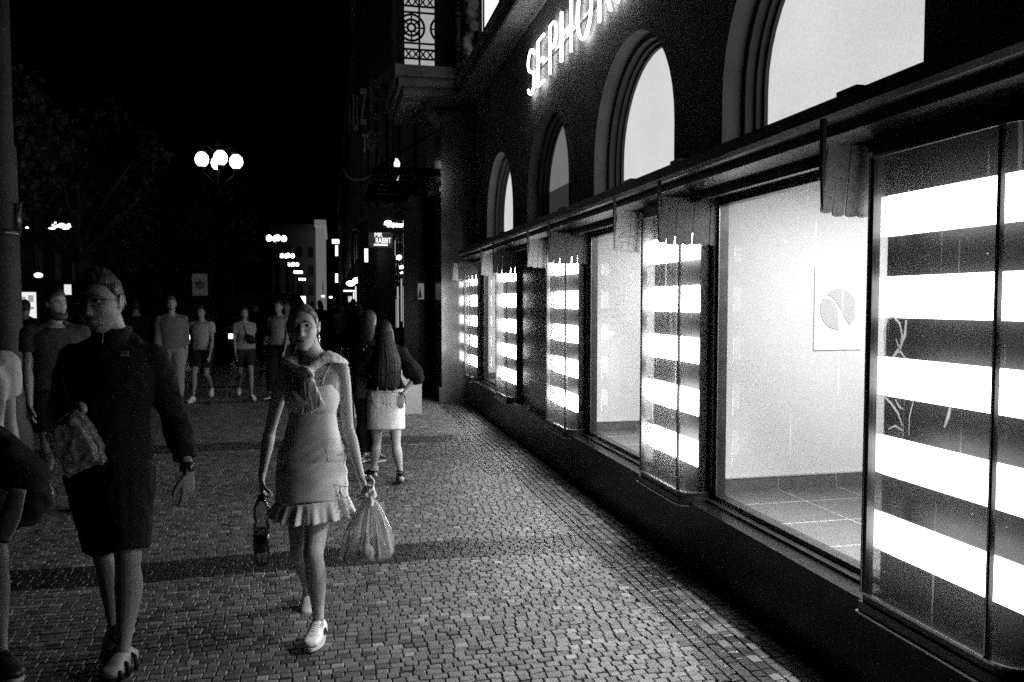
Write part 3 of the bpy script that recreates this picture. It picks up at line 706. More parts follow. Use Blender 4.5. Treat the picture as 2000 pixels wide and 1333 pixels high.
def body(root, J, s, sex, vox, skin, hands=True, breasts=True, feet=True, name='body', det=True):
    mb = MB(); fw = torso(mb, J, s, sex, t0=-.11)
    up, rv, hv = frame(J)
    mb.loft([J['neck']-up*.06*s, J['neck']+up*.01*s, J['neck'].lerp(J['head'], .55), J['head']-(J['head']-J['neck']).normalized()*.03*s], [(.078*s, .062*s), (.056*s, .056*s), (.050*s if sex == 'f' else .060*s, .052*s if sex == 'f' else .062*s), (.05*s, .052*s)], rv, 18, 4)
    mb.loft([J['sh'][0]+up*.008*s, J['neck'].lerp(J['sh'][0], .45)+up*.022*s-fw*.01*s, J['neck']+up*.035*s-fw*.012*s, J['neck'].lerp(J['sh'][1], .45)+up*.022*s-fw*.01*s, J['sh'][1]+up*.008*s], [.030*s, .034*s, .040*s, .034*s, .030*s], up, 12, 3)
    if sex == 'f' and breasts:
        c = J['pel'].lerp(J['neck'], .66)
        for q in (-1, 1): mb.sph(c+rv*(q*.066*s)+fw*.062*s, (.054*s, .042*s, .052*s), 16, (rv, fw, up))
    for i in (0, 1):
        add_arm(mb, J, i, s, sex, upto=2); add_leg(mb, J, i, s, sex)
        if feet: add_foot(mb, J, i, s)
        if hands:
            h = J['hand'][i]; add_hand(mb, J['wr'][i], h[0], h[1], s*(1.0 if sex == 'm' else .9), h[2], h[3], h[4])
    add_head(mb, J, s, sex, det)
    return remesh(mb, name, skin, root, vox, 1)
def shoe(root, J, i, s, m_up, m_so, name='shoe', det=False):
    a, t = J['an'][i], J['toe'][i]; d = V((t.x-a.x, t.y-a.y, t.z-a.z+.05*s)); dh = d.normalized(); side = dh.cross(UP).normalized(); upv = side.cross(dh)
    if upv.z < 0: upv = -upv
    tt = t+dh*.025*s; heel = a-upv*.062*s-dh*.055*s; tb = tt-upv*.0*s; L_ = (tt-heel).dot(dh)
    B = lambda x, z: heel+dh*(x*L_)+upv*(z*s)
    up_ = MB(); up_.loft([B(0, .028), B(.12, .036), (B(.32, .045)), B(.52, .042), B(.75, .028), B(.92, .022), B(1.0, .016)], [(.018*s, .026*s), (.034*s, .048*s), (.036*s, .052*s), (.041*s, .044*s), (.046*s, .030*s), (.038*s, .022*s), (.010*s, .010*s)], side, 20, 4, 2.4)
    up_.loft([a+upv*.0*s+dh*.0, a-upv*.03*s+dh*.012*s], [(.038*s, .044*s), (.038*s, .055*s)], side, 16, 3)
    o = remesh(up_, name, m_up, root, .006 if det else .01, 2)
    so = MB(); pl = []
    for k in range(44):
        th = 2*math.pi*k/44; x = .5+.5*math.cos(th)*1.02; w = (.036+.014*max(0, math.sin(math.pi*min(1, max(0, (x-.25)/.9)))))
        pl.append(B(x, 0)+side*(math.copysign(abs(math.sin(th))**.7, math.sin(th))*w*s))
    n = 44; vs = [p+upv*(-.008*s) for p in pl]+[p+upv*(.008*s) for p in pl]; so.add(vs, [tuple(range(n)), tuple(range(2*n-1, n-1, -1))]+[(k, k+n, (k+1) % n+n, (k+1) % n) for k in range(n)])
    so.build('sole', m_so, o)
    return o, B, side, upv, dh
def tee(root, J, s, sex, m, t0=.0, sleeve=.55, grow=.016, vox=.012, name='shirt', wr=.006, t1=.965, long=False, loose=0):
    mb = MB(); torso(mb, J, s, sex, grow=grow, t0=t0, t1=t1, extra=lambda t: loose*max(0, 1-t))
    for i in (0, 1): add_arm(mb, J, i, s, sex, grow=grow*(.9 if long else 1.25), upto=sleeve)
    up, rv, hv = frame(J)
    mb.loft([J['sh'][0]+up*.010*s, J['neck'].lerp(J['sh'][0], .45)+up*.020*s, J['neck']+up*.018*s, J['neck'].lerp(J['sh'][1], .45)+up*.020*s, J['sh'][1]+up*.010*s], [.036*s, .042*s, .046*s, .042*s, .036*s], up, 12, 3)
    return remesh(mb, name, m, root, vox, 2, (wr, (9, 9, 11)) if wr else None)
def shorts(root, J, s, sex, m, upto=.85, grow=.018, vox=.012, name='shorts', wr=.005, t1=.2):
    mb = MB(); torso(mb, J, s, sex, grow=grow, t0=-.11, t1=.13 if t1 < .2 else .3)
    for i in (0, 1): add_leg(mb, J, i, s, sex, grow=grow+.012, upto=upto)
    return remesh(mb, name, m, root, vox, 2, (wr, (10, 10, 7)) if wr else None)
def skirt(root, J, s, sex, m, L_=.34, flare=1.15, vox=.01, name='skirt', wr=.004, squash=.115):
    up, rv, hv = frame(J); a = J['pel']; mb = MB(); c = (J['kn'][0]+J['kn'][1])/2; dn = (c-a).normalized()
    mb.loft([a+up*.10*s, a+up*.02*s, a+dn*.1*s, a+dn*L_*s], [(.140*s, .105*s), (.180*s, .125*s), (.188*s, .135*s), (.185*s*flare, squash*1.2*s*flare)], hv, 30, 4, 2.3)
    return remesh(mb, name, m, root, vox, 2, (wr, (10, 10, 4)) if wr else None)
D = lambda *a: V(a).normalized()

# ---- preset figures: local joints for a standing or walking person facing -Y
def preset(H, loc, ang=0, sex='m', stride=1.0, lead=0, arm=1.0, look=None):
    Z = lambda z: z*H; w = .100*H if sex == 'm' else .088*H
    J = {}; q = 1 if lead == 0 else -1
    J['pel'] = V((0, 0, Z(.545))); J['neck'] = V((0, .0, Z(.832))); J['head'] = V((0, -.015, Z(.932)))
    J['sh'] = [V((-w, 0, Z(.798))), V((w, 0, Z(.798)))]
    J['el'] = [V((-w-.035, 0, Z(.635))), V((w+.035, 0, Z(.635)))]
    J['el'][0].y = .02+q*.07*arm; J['el'][1].y = .02-q*.07*arm
    J['wr'] = [V((-w-.04, q*.07*arm-.06+q*.05*arm, Z(.485))), V((w+.04, -q*.07*arm-.06-q*.05*arm, Z(.485)))]
    J['hip'] = [V((-.05*H, 0, Z(.525))), V((.05*H, 0, Z(.525)))]
    f, b = (0, 1) if lead == 0 else (1, 0)
    kn = [0, 0]; an = [0, 0]; to = [0, 0]; x = .045*H; sx = {0: -1, 1: 1}
    kn[f] = V((sx[f]*x, -.11*H*stride, Z(.285))); an[f] = V((sx[f]*x*.8, -.17*H*stride, Z(.046))); to[f] = an[f]+V((sx[f]*.02, -.14, -.055))
    kn[b] = V((sx[b]*x, -.01*H, Z(.275))); an[b] = V((sx[b]*x*.8, .17*H*stride, Z(.046+.055*stride))); to[b] = an[b]+V((sx[b]*.02, -.10-.04*(1-stride), -.05-.05*stride))
    J['kn'], J['an'], J['toe'] = kn, an, to
    rot = Matrix.Rotation(ang, 3, 'Z'); loc = V(loc)
    for k_, v in list(J.items()): J[k_] = [rot@p+loc for p in v] if isinstance(v, list) else rot@v+loc
    J['face'] = rot@V(look if look else (0, -1, -.03))
    J['hand'] = [(rot@D(.05, -.15, -1), rot@D(1, 0, 0), (.3, .35, .4, .45), .3, 1), (rot@D(-.05, -.15, -1), rot@D(-1, 0, 0), (.3, .35, .4, .45), .3, -1)]
    return J
# ---- the woman walking towards the camera
def woman():
    r = empty('person', PZ(612, 1240), 'woman in short pale dress with light sweater knotted on her shoulders, carrying bottle and bag', 'person'); s = .985
    J = dict(pel=P(609, 902, 4.15), neck=P(613, 706, 4.17), head=P(592, 641, 4.10), face=V((-.08, -1, .0)), roll=-.03,
        sh=[P(556, 727, 4.22), P(667, 724, 4.13)], el=[P(527, 843, 4.33), P(680, 838, 4.20)], wr=[P(511, 932, 4.26), P(706, 935, 4.02)],
        hip=[P(584, 914, 4.17), P(633, 912, 4.14)], kn=[P(586, 1076, 4.10), P(612, 1082, 3.93)], an=[P(603, 1160, 4.50), P(622, 1222, 3.98)], toe=[P(602, 1196, 4.44), P(609, 1262, 3.88)])
    J['an'][1] = PZ(623, 1222, .085); J['toe'][1] = PZ(606, 1262, .035)
    J['hand'] = [(D(.02, -.12, -1), D(1, .1, 0), (.75, .85, .9, 1.0), .7, 1), (D(.25, -.25, -1), D(-1, -.35, 0), (.8, .95, 1.0, 1.1), .8, -1)]
    b = body(r, J, s, 'f', .0048, m_skin)
    face_parts(r, b, J, s, True, brow=m_hair_b)
    h = add_hair(r, J, s, m_hair_b, front=.076, side=-.006, back=-.075, vol=1.085, part=0, temple=.050, earline=.010)
    up, rv, hv = frame(J); fw = rv.cross(up); c = J['head']; f = J['face'].normalized()
    bn = MB(); bn.loft([c-f*.082*s+UP*.0, c-f*.11*s-UP*.03, c-f*.10*s-UP*.09, c-f*.085*s-UP*.14], [.026, .034, .026, .010], rv, 14, 4); bn.build('ponytail', m_hair_b, h, True)
    # earring
    l = UP.cross(f).normalized(); e = MB(); ec = c+(l*.078-f*.002-UP*.045)*s
    for k in range(2): e.tube([ec+f*(.009*math.cos(t*.7))+UP*(.010*math.sin(t*.7)-.018*k) for t in range(9)], .0028, 6, True)
    e.build('earring', m_metal, r, True)
    # dress: one hanging tube of cloth with a gathered seam and a frill at the hem
    a, n_ = J['pel'], J['neck']; st = []
    hem = (P(610, 984, 4.09)); low = P(611, 1012, 4.07); at = lambda t: a.lerp(n_, t)
    rows = [(at(.78)+fw*.010, .132, .112), (at(.71)+fw*.010, .137, .126), (at(.62)+fw*.010, .136, .122), (at(.52), .122, .094), (at(.40), .121, .090), (at(.25), .140, .102), (at(.10), .166, .116), (at(-.02), .172, .120), (a.lerp(hem, .45), .178, .136), (hem, .178, .150)]
    mb = MB(); n = 120
    def fnw(t, th): return 1.0
    mb.loft([q[0] for q in rows], [(q[1]*s+.004, q[2]*s+.004) for q in rows], [rv.lerp(hv, min(1, i/6)) for i in range(len(rows))], n, 9, 2.2)
    up2, c2 = up, a
    V2 = []
    for v in mb.v:
        p = V(v); d = p-a; x = d.dot(rv); y = d.dot(fw); z = d.dot(up); rad = (rv*x+fw*y); rn = rad.normalized()
        # horizontal stretch folds over the waist, diagonal gathers to the side seam
        zz = z/s; k = 0
        k += .0030*math.sin(zz*95+5*noise.noise(p*7)+y*6)*(.5+noise.noise(p*11))*math.exp(-((zz-.20)/.10)**2)*(.6+.4*noise.noise(p*9))
        if zz < .14:
            sx = (.125-x/s); k += .0040*math.sin((zz+ .55*max(0, sx))*105+6*noise.noise(p*5))*(.6+.8*noise.noise(p*8+V((3, 1, 0))))*math.exp(-(max(0, sx)/.16)**2)*min(1, (.14-zz)/.06)
        k += .004*noise.noise(V((x*9, y*9, z*14)))
        # neckline dips in front
        p = p+rn*k
        if zz > .30 and y > 0: 
            dip = .045*math.exp(-(x/.055)**2)*min(1, (zz-.30)/.06); p = p-up*dip
        V2.append(tuple(p))
    mb.v = V2
    dr = mb.build('dress', m_dress, r, True)
    # frill
    fr = MB(); K = 240; rings = 9
    dq = (low-hem); 
    vs = []
    for i in range(rings):
        t = i/(rings-1)
        for j in range(K):
            th = 2*math.pi*j/K; amp = t**.8*(.012+.010*noise.noise(V((math.cos(th)*1.3, math.sin(th)*1.3, 2))))
            fold = math.sin(th*17+2*math.sin(th*3)+1.2*noise.noise(V((math.cos(th)*2, math.sin(th)*2, 0))))+.4*math.sin(th*31+1)
            ra = .176*s+.006+.030*t+amp*fold; rb = .150*s+.006+.030*t+amp*fold
            rise = .045*(1-t)*0+.03*max(0, math.cos(th-R_(20)))*(1-t)
            dipz = (.012*math.sin(th*2+1))*t
            vs.append(hem+UP*(.014+rise)+dq*(t*1.02)+hv*(ra*math.cos(th))+fw*(rb*math.sin(th))+UP*(dipz*1.0+.018*math.cos(th)*t*-.2))
    fs = [(i*K+j, i*K+(j+1) % K, (i+1)*K+(j+1) % K, (i+1)*K+j) for i in range(rings-1) for j in range(K)]
    fr.add(vs, fs); o = fr.build('frill', m_dress, dr, True); md = o.modifiers.new('t', 'SOLIDIFY'); md.thickness = .003
    sm = MB(); side = lambda z: a+up*z*s
    pts = []
    for t in range(14):
        q = .13-t*.024; w_ = .150+.012*math.sin(t*.25); pts.append(a+up*(q*s)+rv*(.112*s+.004*math.sin(t*2))+fw*(.088*s+.002*t*.4))
    sm.tube(pts, .002, 6); sm.build('gathered_seam', m_dress, dr, True)
    bow = MB(); c0 = P(664, 958, 3.98)
    for sg, dx in ((-1, 0), (1, 0)):
        bow.tube([c0+rv*(sg*.030*(1-math.cos(t*.45))*.9)+UP*(-.036*math.sin(t*.45)*(1.0 if sg < 0 else .8)+.010*math.cos(t*.9)) for t in range(15)], .0022, 6, True)
    bow.tube([c0, c0+V((.014, -.01, -.05)), c0+V((.034, -.005, -.085)), c0+V((.045, 0, -.095))], .0024, 6); bow.tube([c0, c0+V((.004, -.01, -.06)), c0+V((.000, -.005, -.11)), c0+V((-.008, 0, -.125))], .0024, 6)
    bow.build('drawstring_bow', m_dress, dr, True)
    for q in (-1, 1):
        sp = MB(); base = a.lerp(n_, .78)+rv*(q*.072*s)+fw*.092*s
        sp.tube([base-up*.015, base+up*.03+rv*q*.010-fw*.002, J['neck']+rv*(q*.094*s)-up*.030*s+fw*.048*s, J['neck']+rv*(q*.102*s)+up*.012*s+fw*.0, J['neck']+rv*(q*.085*s)-up*.06*s-fw*.075*s, J['neck']+rv*(q*.07*s)-up*.13*s-fw*.088*s], .004, 6); sp.build('shoulder_strap', m_dress, dr, True)
    # knotted sweater
    N = J['neck']; sw = MB()
    C = lambda x, y, z: N+rv*x*s+fw*y*s+up*z*s
    kx = .012
    path = [C(kx, .108, -.055), C(.045, .085, -.010), C(.100, .035, .022), C(.112, -.035, .020), C(.070, -.085, -.005), C(0, -.105, -.02), C(-.070, -.085, -.005), C(-.115, -.030, .015), C(-.110, .035, .010), C(-.075, .088, -.025), C(kx, .108, -.055)]
    rad = [(.020, .014), (.028, .018), (.050, .018), (.064, .016), (.070, .016), (.08, .018), (.070, .016), (.064, .016), (.050, .018), (.028, .018), (.020, .014)]
    sds = [V(q).normalized() for q in ((0,0,1), (.3,.3,.9), (.85,.25,-.4), (.9,-.2,-.5), (.6,-.6,-.6), (0,-.6,-.8), (-.6,-.6,-.6), (-.9,-.2,-.5), (-.85,.3,-.4), (-.3,.3,.9), (0,0,1))]
    sds = [(rv*q.x+fw*q.y+up*q.z).normalized() for q in sds]
    sw.loft(path, rad, sds, 20, 5)
    sw.sph(C(kx, .125, -.055), (.034, .030, .032), 16, (rv, fw, up)); sw.tube([C(kx-.02, .14, -.03), C(kx+.012, .15, -.040), C(kx+.03, .145, -.066), C(kx+.012, .14, -.085)], .014, 8)
    sv_ = MB()
    sv_.loft([C(kx+.005, .130, -.06), C(kx+.012, .138, -.10), C(kx+.024, .130, -.16), C(kx+.042, .124, -.215), C(kx+.052, .122, -.235)], [(.022, .016), (.028, .013), (.038, .013), (.046, .013), (.046, .009)], (rv+up*.25).normalized(), 20, 5, 2.8)
    sw2 = MB(); sw2.loft([C(kx-.008, .118, -.06), C(kx-.016, .124, -.12), C(kx-.010, .120, -.19), C(kx-.004, .116, -.245), C(kx-.002, .116, -.258)], [(.02, .014), (.022, .012), (.027, .012), (.031, .012), (.030, .009)], rv, 20, 5, 2.8)
    so_ = remesh(sw, 'knotted_sweater', m_sweater, r, .0055, 1, (.004, (22, 22, 14)))
    for x_ in (sv_, sw2): remesh(x_, 'hanging_sleeve', m_sweater, so_, .004, 1, (.006, (45, 30, 9)))
    # bracelet / tie on the wrist
    w = J['wr'][1]; br = MB(); hd = J['hand'][1][0]; sd = hd.orthogonal().normalized(); s2 = hd.cross(sd)
    br.tube([w-hd*.01+sd*(.027*math.cos(t*.45))+s2*(.027*math.sin(t*.45)) for t in range(14)], .0024, 6, True); br.build('wrist_cord', m_dress, r, True)
    # sneakers
    for i in (1, 0):
        o, B, side, upv, dh = shoe(r, J, i, s*.96, m_sneak, m_sole, det=True)
        sk = MB(); a_ = J['an'][i]; k_ = (J['kn'][i]-a_).normalized(); sk.loft([a_-k_*.02, a_+k_*.012], [.036, .0335], side, 16, 2); sk.build('sock', m_sneak, r, True)
        if i == 1:
            zt = lambda x: np.interp(x, [.12, .32, .52, .75, .92], [.084, .098, .086, .058, .044])
            tg_ = MB(); tg_.loft([B(.30, .085), B(.36, .100), B(.50, zt(.5)-.004), B(.66, zt(.66)-.006)], [(.020, .008), (.024, .008), (.022, .007), (.018, .005)], side, 14, 3); tg_.build('tongue', m_sneak, o, True)
            lc = MB()
            for t in range(6):
                x = .38+t*.058; z = zt(x)+.003
                lc.tube([B(x-.005, z-.020)-side*.034, B(x, z-.005)-side*.022, B(x+.006, z+.001), B(x, z-.005)+side*.022, B(x-.005, z-.020)+side*.034], .0030, 6)
            for q in (-1, 1): lc.tube([B(.37, .104), B(.34, .116)+side*q*.022, B(.37, .110)+side*q*.040, B(.40, .098)+side*q*.018], .0026, 6)
            lc.build('shoelace', mat('grey lace', .5, .8), o, True)  # laces a little greyer than the white leather
            ep = MB(); ep.tube([B(.70, zt(.70)-.010)-side*.036, B(.76, zt(.76)-.002)-side*.02, B(.79, zt(.79)+.001), B(.76, zt(.76)-.002)+side*.02, B(.70, zt(.7)-.010)+side*.036], .0022, 6); ep.build('toe_seam', mat('seam', .2, .8), o, True)
            sgn = 1 if side.x > 0 else -1
            q = MB()
            for (x0, z0, x1, z1) in ((.30, .030, .345, .058), (.345, .058, .40, .028), (.40, .028, .445, .054)): q.tube([B(x0, z0)+side*sgn*.040, B(x1, z1)+side*sgn*.0385], .0055, 6)
            q.build('side_mark', m_black, o)
    return J
JW = woman()

# ---- things she carries
def clear_plastic(name, t, white, rough=.25):
    m = bpy.data.materials.new(name); m.use_nodes = True; nt = m.node_tree; nt.nodes.clear(); N = nt.nodes.new; L = nt.links.new
    a = N('ShaderNodeBsdfTransparent'); b = N('ShaderNodeBsdfTranslucent'); b.inputs[0].default_value = g3(white); c = N('ShaderNodeBsdfGlossy'); c.inputs['Roughness'].default_value = rough
    d = N('ShaderNodeBsdfDiffuse'); d.inputs[0].default_value = g3(white)
    m1 = N('ShaderNodeMixShader'); m1.inputs[0].default_value = .5; L(b.outputs[0], m1.inputs[1]); L(d.outputs[0], m1.inputs[2])
    m2 = N('ShaderNodeMixShader'); m2.inputs[0].default_value = 1-t; L(a.outputs[0], m2.inputs[1]); L(m1.outputs[0], m2.inputs[2])
    lw = N('ShaderNodeLayerWeight'); lw.inputs[0].default_value = .35; m3 = N('ShaderNodeMixShader'); L(lw.outputs['Fresnel'], m3.inputs[0]); L(m2.outputs[0], m3.inputs[1]); L(c.outputs[0], m3.inputs[2])
    o = N('ShaderNodeOutputMaterial'); L(m3.outputs[0], o.inputs[0]); return m
m_bag = clear_plastic('thin clear plastic', .60, .92); m_pet = clear_plastic('bottle plastic', .78, .12, .06)
def carrier():
    top = P(722, 968, 3.98); bot = P(717, 1092, 4.0); H = top.z-bot.z; c = bpy.data.objects
    r = empty('plastic_bag', (bot.x, bot.y, bot.z), 'clear plastic carrier bag of fruit hanging from the hand of the woman in the dress', 'bag')
    K = 160; rings = [(0, .012), (.10, .026), (.25, .050), (.42, .072), (.60, .092), (.76, .108), (.87, .115), (.94, .108), (.985, .080), (1.0, .03)]
    vs = []
    for t, ra in rings:
        for j in range(K):
            th = 2*math.pi*j/K; pl = math.sin(th*14+1.5*math.sin(th*2)+2*noise.noise(V((math.cos(th)*2, math.sin(th)*2, 3))))
            w = ra*(1+(.30*(1-t)**.5)*pl+.05*noise.noise(V((math.cos(th)*2, math.sin(th)*2, t*4))))
            sag = .018*math.sin(th*3+.6)*(t > .7)
            vs.append(top.lerp(bot, t)+V((w*math.cos(th)*1.08, w*math.sin(th)*.8, sag)))
    fs = [(i*K+j, i*K+(j+1) % K, (i+1)*K+(j+1) % K, (i+1)*K+j) for i in range(len(rings)-1) for j in range(K)]
    fs.append(tuple((len(rings)-1)*K+j for j in range(K)))
    q = MB(); q.add(vs, fs); q.build('bag_body', m_bag, r, True)
    kn = MB(); w = P(717, 958, 3.97)
    for pts, rr in (([(712, 936), (722, 930), (730, 940), (727, 955), (719, 962)], .007), ([(716, 950), (728, 953), (731, 966), (722, 975)], .011), ([(720, 958), (712, 966), (718, 976), (727, 978)], .010), ([(728, 962), (735, 968), (730, 975)], .006), ([(721, 968), (727, 980), (723, 990)], .012)):
        kn.tube([P(x, y, 3.96-.01*i) for i, (x, y) in enumerate(pts)], rr, 8)
    remesh(kn, 'knotted_handle', mat('white film', .75, .35), r, .004, 1, (.003, (40, 40, 30)))
    fl = MB(); a = P(727, 1000, 4.05); vs = [P(728, 985, 4.04), P(750, 980, 4.05), P(756, 1045, 4.05), P(750, 1050, 4.03)]; fl.add(vs+[v+V((0, .002, 0)) for v in vs], [(0,1,2,3), (7,6,5,4)]); fl.build('loose_flap', m_bag, r)
    mf = mat('fruit skin', .10, .35, var=.5, vs=9); ml = mat('pale fruit skin', .38, .4, var=.3, vs=9)
    for i, (x, y, Y, rr, m, rz) in enumerate(((690, 1062, 4.02, .036, mf, 1), (693, 1083, 3.98, .034, mf, 1), (717, 1080, 3.95, .036, ml, 1.25), (744, 1076, 4.0, .037, mf, 1), (735, 1060, 4.06, .034, mf, 1), (712, 1058, 4.05, .035, mf, .9), (752, 1085, 3.97, .022, ml, 1.2))):
        o = MB(); p = P(x, y, Y); o.sph(p, (rr, rr, rr*rz), 20, None, .12); pass
        o = o.build('fruit', m, None, True); me = o.data; o.location = p; me.transform(Matrix.Translation(-p)); tag(o, 'dark round fruit inside the clear plastic bag' if m == mf else 'pale oval fruit inside the clear plastic bag', 'fruit', 'fruit in the clear bag')
        st = MB(); st.tube([p+UP*rr*rz*.95, p+UP*(rr*rz+.012)+V((.004, 0, 0))], .002, 5); ORG[o.name] = p; st.build('stem', m_blk, o)
carrier()
def bottle():
    tp = P(513, 968, 4.22); bt = P(512, 1103, 4.20); H = tp.z-bt.z; r = empty('water_bottle', bt, 'clear plastic bottle with dark label hanging from the hand of the woman in the dress', 'bottle')
    pr = [(.004, 0), (.034, .0), (.040, .012), (.041, .05), (.039, .055), (.041, .06), (.041, .16), (.038, .17), (.041, .18), (.041, .215), (.034, .235), (.036, .245), (.041, .26), (.041, .29), (.036, .315), (.022, .345), (.014, .355), (.014, .365)]
    k = H/.365; q = MB(); q.lathe([(a*1.0, b*k) for a, b in pr], bt, 36, None); q.build('bottle_body', m_pet, r, True)
    q = MB(); q.lathe([(.0415, .075*k), (.0425, .076*k), (.0425, .165*k), (.0415, .166*k)], bt, 36); q.build('label', mat('dark glossy label', .015, .25), r, True)
    q = MB(); q.lathe([(.016, .352*k), (.016, .372*k), (.013, .376*k)], bt, 20); q.build('cap', m_blk, r, True)
    w = MB(); w.lathe([(.001, .003), (.036, .004), (.039, .02), (.0385, .16*k), (.036, .19*k)], bt, 30); w.build('water', clear_plastic('water', .93, .3, .02), r, True)
bottle()

# ---- the tall man in the dark jacket
def man():
    r = empty('person', PZ(235, 1325), 'tall man in glasses, dark jacket and shorts walking with a watch on his wrist', 'person'); s = 1.09
    J = dict(hs=1.07, pel=P(212, 898, 4.05), neck=P(222, 664, 4.05), head=P(197, 594, 3.97), face=V((-.30, -1, -.06)), roll=-.08,
        sh=[P(146, 703, 4.12), P(297, 702, 4.03)], el=[P(118, 800, 4.20), P(342, 818, 4.12)], wr=[P(140, 822, 3.90), P(368, 922, 3.98)],
        hip=[P(186, 915, 4.07), P(243, 915, 4.02)], kn=[P(206, 1085, 4.16), P(250, 1092, 3.90)], an=[P(226, 1230, 4.20), P(241, 1275, 3.86)], toe=[P(215, 1275, 4.08), P(215, 1322, 3.7)])
    J['an'][1] = PZ(240, 1282, .085); J['toe'][1] = PZ(214, 1322, .03); J['an'][0] = PZ(226, 1236, .15); J['toe'][0] = PZ(208, 1280, .04)
    J['hand'] = [(D(.55, -.75, .1), D(0, -.2, -1), (.7, .8, .8, .9), .6, 1), (D(-.03, -.1, -1), D(-.75, .5, 0), (.22, .3, .35, .45), .25, -1)]
    b = body(r, J, s, 'm', .0052, m_skin_d)
    face_parts(r, b, J, s, True)
    add_hair(r, J, s, m_hair, front=.070, side=.030, back=-.05, vol=1.10, top=.018, earline=.008)
    up, rv, hv = frame(J); fw = rv.cross(up)
    tee(r, J, s, 'm', m_jacket, t0=-.11, sleeve=1.97, grow=.022, vox=.009, name='jacket', wr=.009, long=True, t1=.96)
    col = MB(); N = J['neck']; col.loft([N-up*.03*s+fw*.008, N+up*.02*s+fw*.012, N+up*.055*s+fw*.016], [(.100, .094), (.088, .084), (.084, .080)], rv, 24, 4); o = col.build('collar', m_jacket, r, True)
    z = MB(); z.tube([N+up*.05*s+fw*.092, N+fw*.096, N-up*.06*s+fw*.118, N-up*.14*s+fw*.14, N-up*.25*s+fw*.152], .0025, 6); z.build('zip', m_frame, r)
    lg = MB(); c = P(243, 692, 3.82)
    for k in range(3): lg.tube([c+rv*(-.016+.008*k)+up*(.003*k-.006), c+rv*(-.010+.010*k)+up*(.011-.002*k), c+rv*(.016)+up*(.010-.006*k)], .0028, 6)
    lg.box(c.x-.014, c.x+.022, c.y-.002, c.y+.002, c.z-.010, c.z-.006); lg.build('chest_emblem', mat('grey embroidery', .3, .8), r)
    shorts(r, J, s, 'm', m_shorts, upto=.90, grow=.020, vox=.009, wr=.007)
    w = J['wr'][1]; hd = J['hand'][1][0]; f2 = (J['wr'][1]-J['el'][1]).normalized(); wc = w-f2*.025
    wt = MB(); sd = f2.cross(V((0, 1, 0))).normalized(); s2 = f2.cross(sd)
    wt.loft([wc-f2*.011, wc+f2*.011], [(.036, .034), (.036, .034)], sd, 24, 2); wo = wt.build('watch', m_black, r, True)
    d_ = MB(); nrm = V((.75, -.65, 0)); d_.lathe([(.019, 0), (.019, .008), (.016, .010)], wc+nrm*.030, 20, nrm); d_.build('watch_face', m_frame, wo, True)
    # glasses
    c = J['head']; f = J['face'].normalized(); l = UP.cross(f).normalized(); u = f.cross(l).normalized(); u = (u+l*J['roll']).normalized(); l = u.cross(f).normalized()
    g_ = MB()
    for q in (-1, 1):
        g_.tube([c+(l*(q*.032+.022*math.cos(t*.524))+f*(.094-.006*abs(math.cos(t*.524)))+u*(.010+.017*math.sin(t*.524)))*s for t in range(12)], .0016, 6, True)
        g_.tube([c+(l*(q*.054)+f*.088+u*.018)*s, c+(l*(q*.074)+f*.055+u*.016)*s, c+(l*(q*.079)+f*.0+u*.010)*s], .0018, 6)
    g_.tube([c+(l*-.011+f*.098+u*.014)*s, c+(l*0+f*.101+u*.017)*s, c+(l*.011+f*.098+u*.014)*s], .0018, 6)
    g_.build('glasses', m_black, r, True)
    # sandals
    for i in (0, 1):
        o, B, side, upv, dh = shoe(r, J, i, s, mat('bare foot skin', .2, .6), m_blk, 'sandal')
        st = MB()
        for x, zz in ((.80, .044), (.55, .070), (.25, .085)): st.tube([B(x, 0)-side*.052*s, B(x, zz*.7)-side*.046*s, B(x, zz)+side*0, B(x, zz*.7)+side*.046*s, B(x, 0)+side*.052*s], .010, 6)
        st.build('strap', m_blk, o, True)
    return J
JM = man()
def crumple():
    c = P(150, 868, 3.82); r = empty('plastic_bag', c, 'crumpled shiny plastic bag held at the waist by the tall man in glasses', 'bag')
    q = MB(); o2 = [P(x, y, 3.82) for x, y in ((150, 800), (120, 818), (96, 828), (93, 850), (106, 885), (122, 912), (136, 934), (158, 920), (176, 910), (206, 904), (200, 872), (186, 846), (172, 822))]
    for yo, k in ((-.035, .80), (0, 1.0), (.035, .80)): q.prism([(c.x+(p.x-c.x)*k, c.z+(p.z-c.z)*k) for p in o2], c.y+yo-.028, c.y+yo+.028, 'Y')
    remesh(q, 'bag_body', clear_plastic('crumpled film', .22, .42, .22), r, .0055, 7, (.012, (13, 6, 15)))
    k2 = MB(); k2.loft([P(165, 806, 3.84), P(160, 795, 3.85), P(152, 788, 3.86)], [.012, .020, .010], V((0, 1, 0)), 12, 3); k2.build('gathered_neck', mat('film neck', .3, .3), r, True)
crumple()

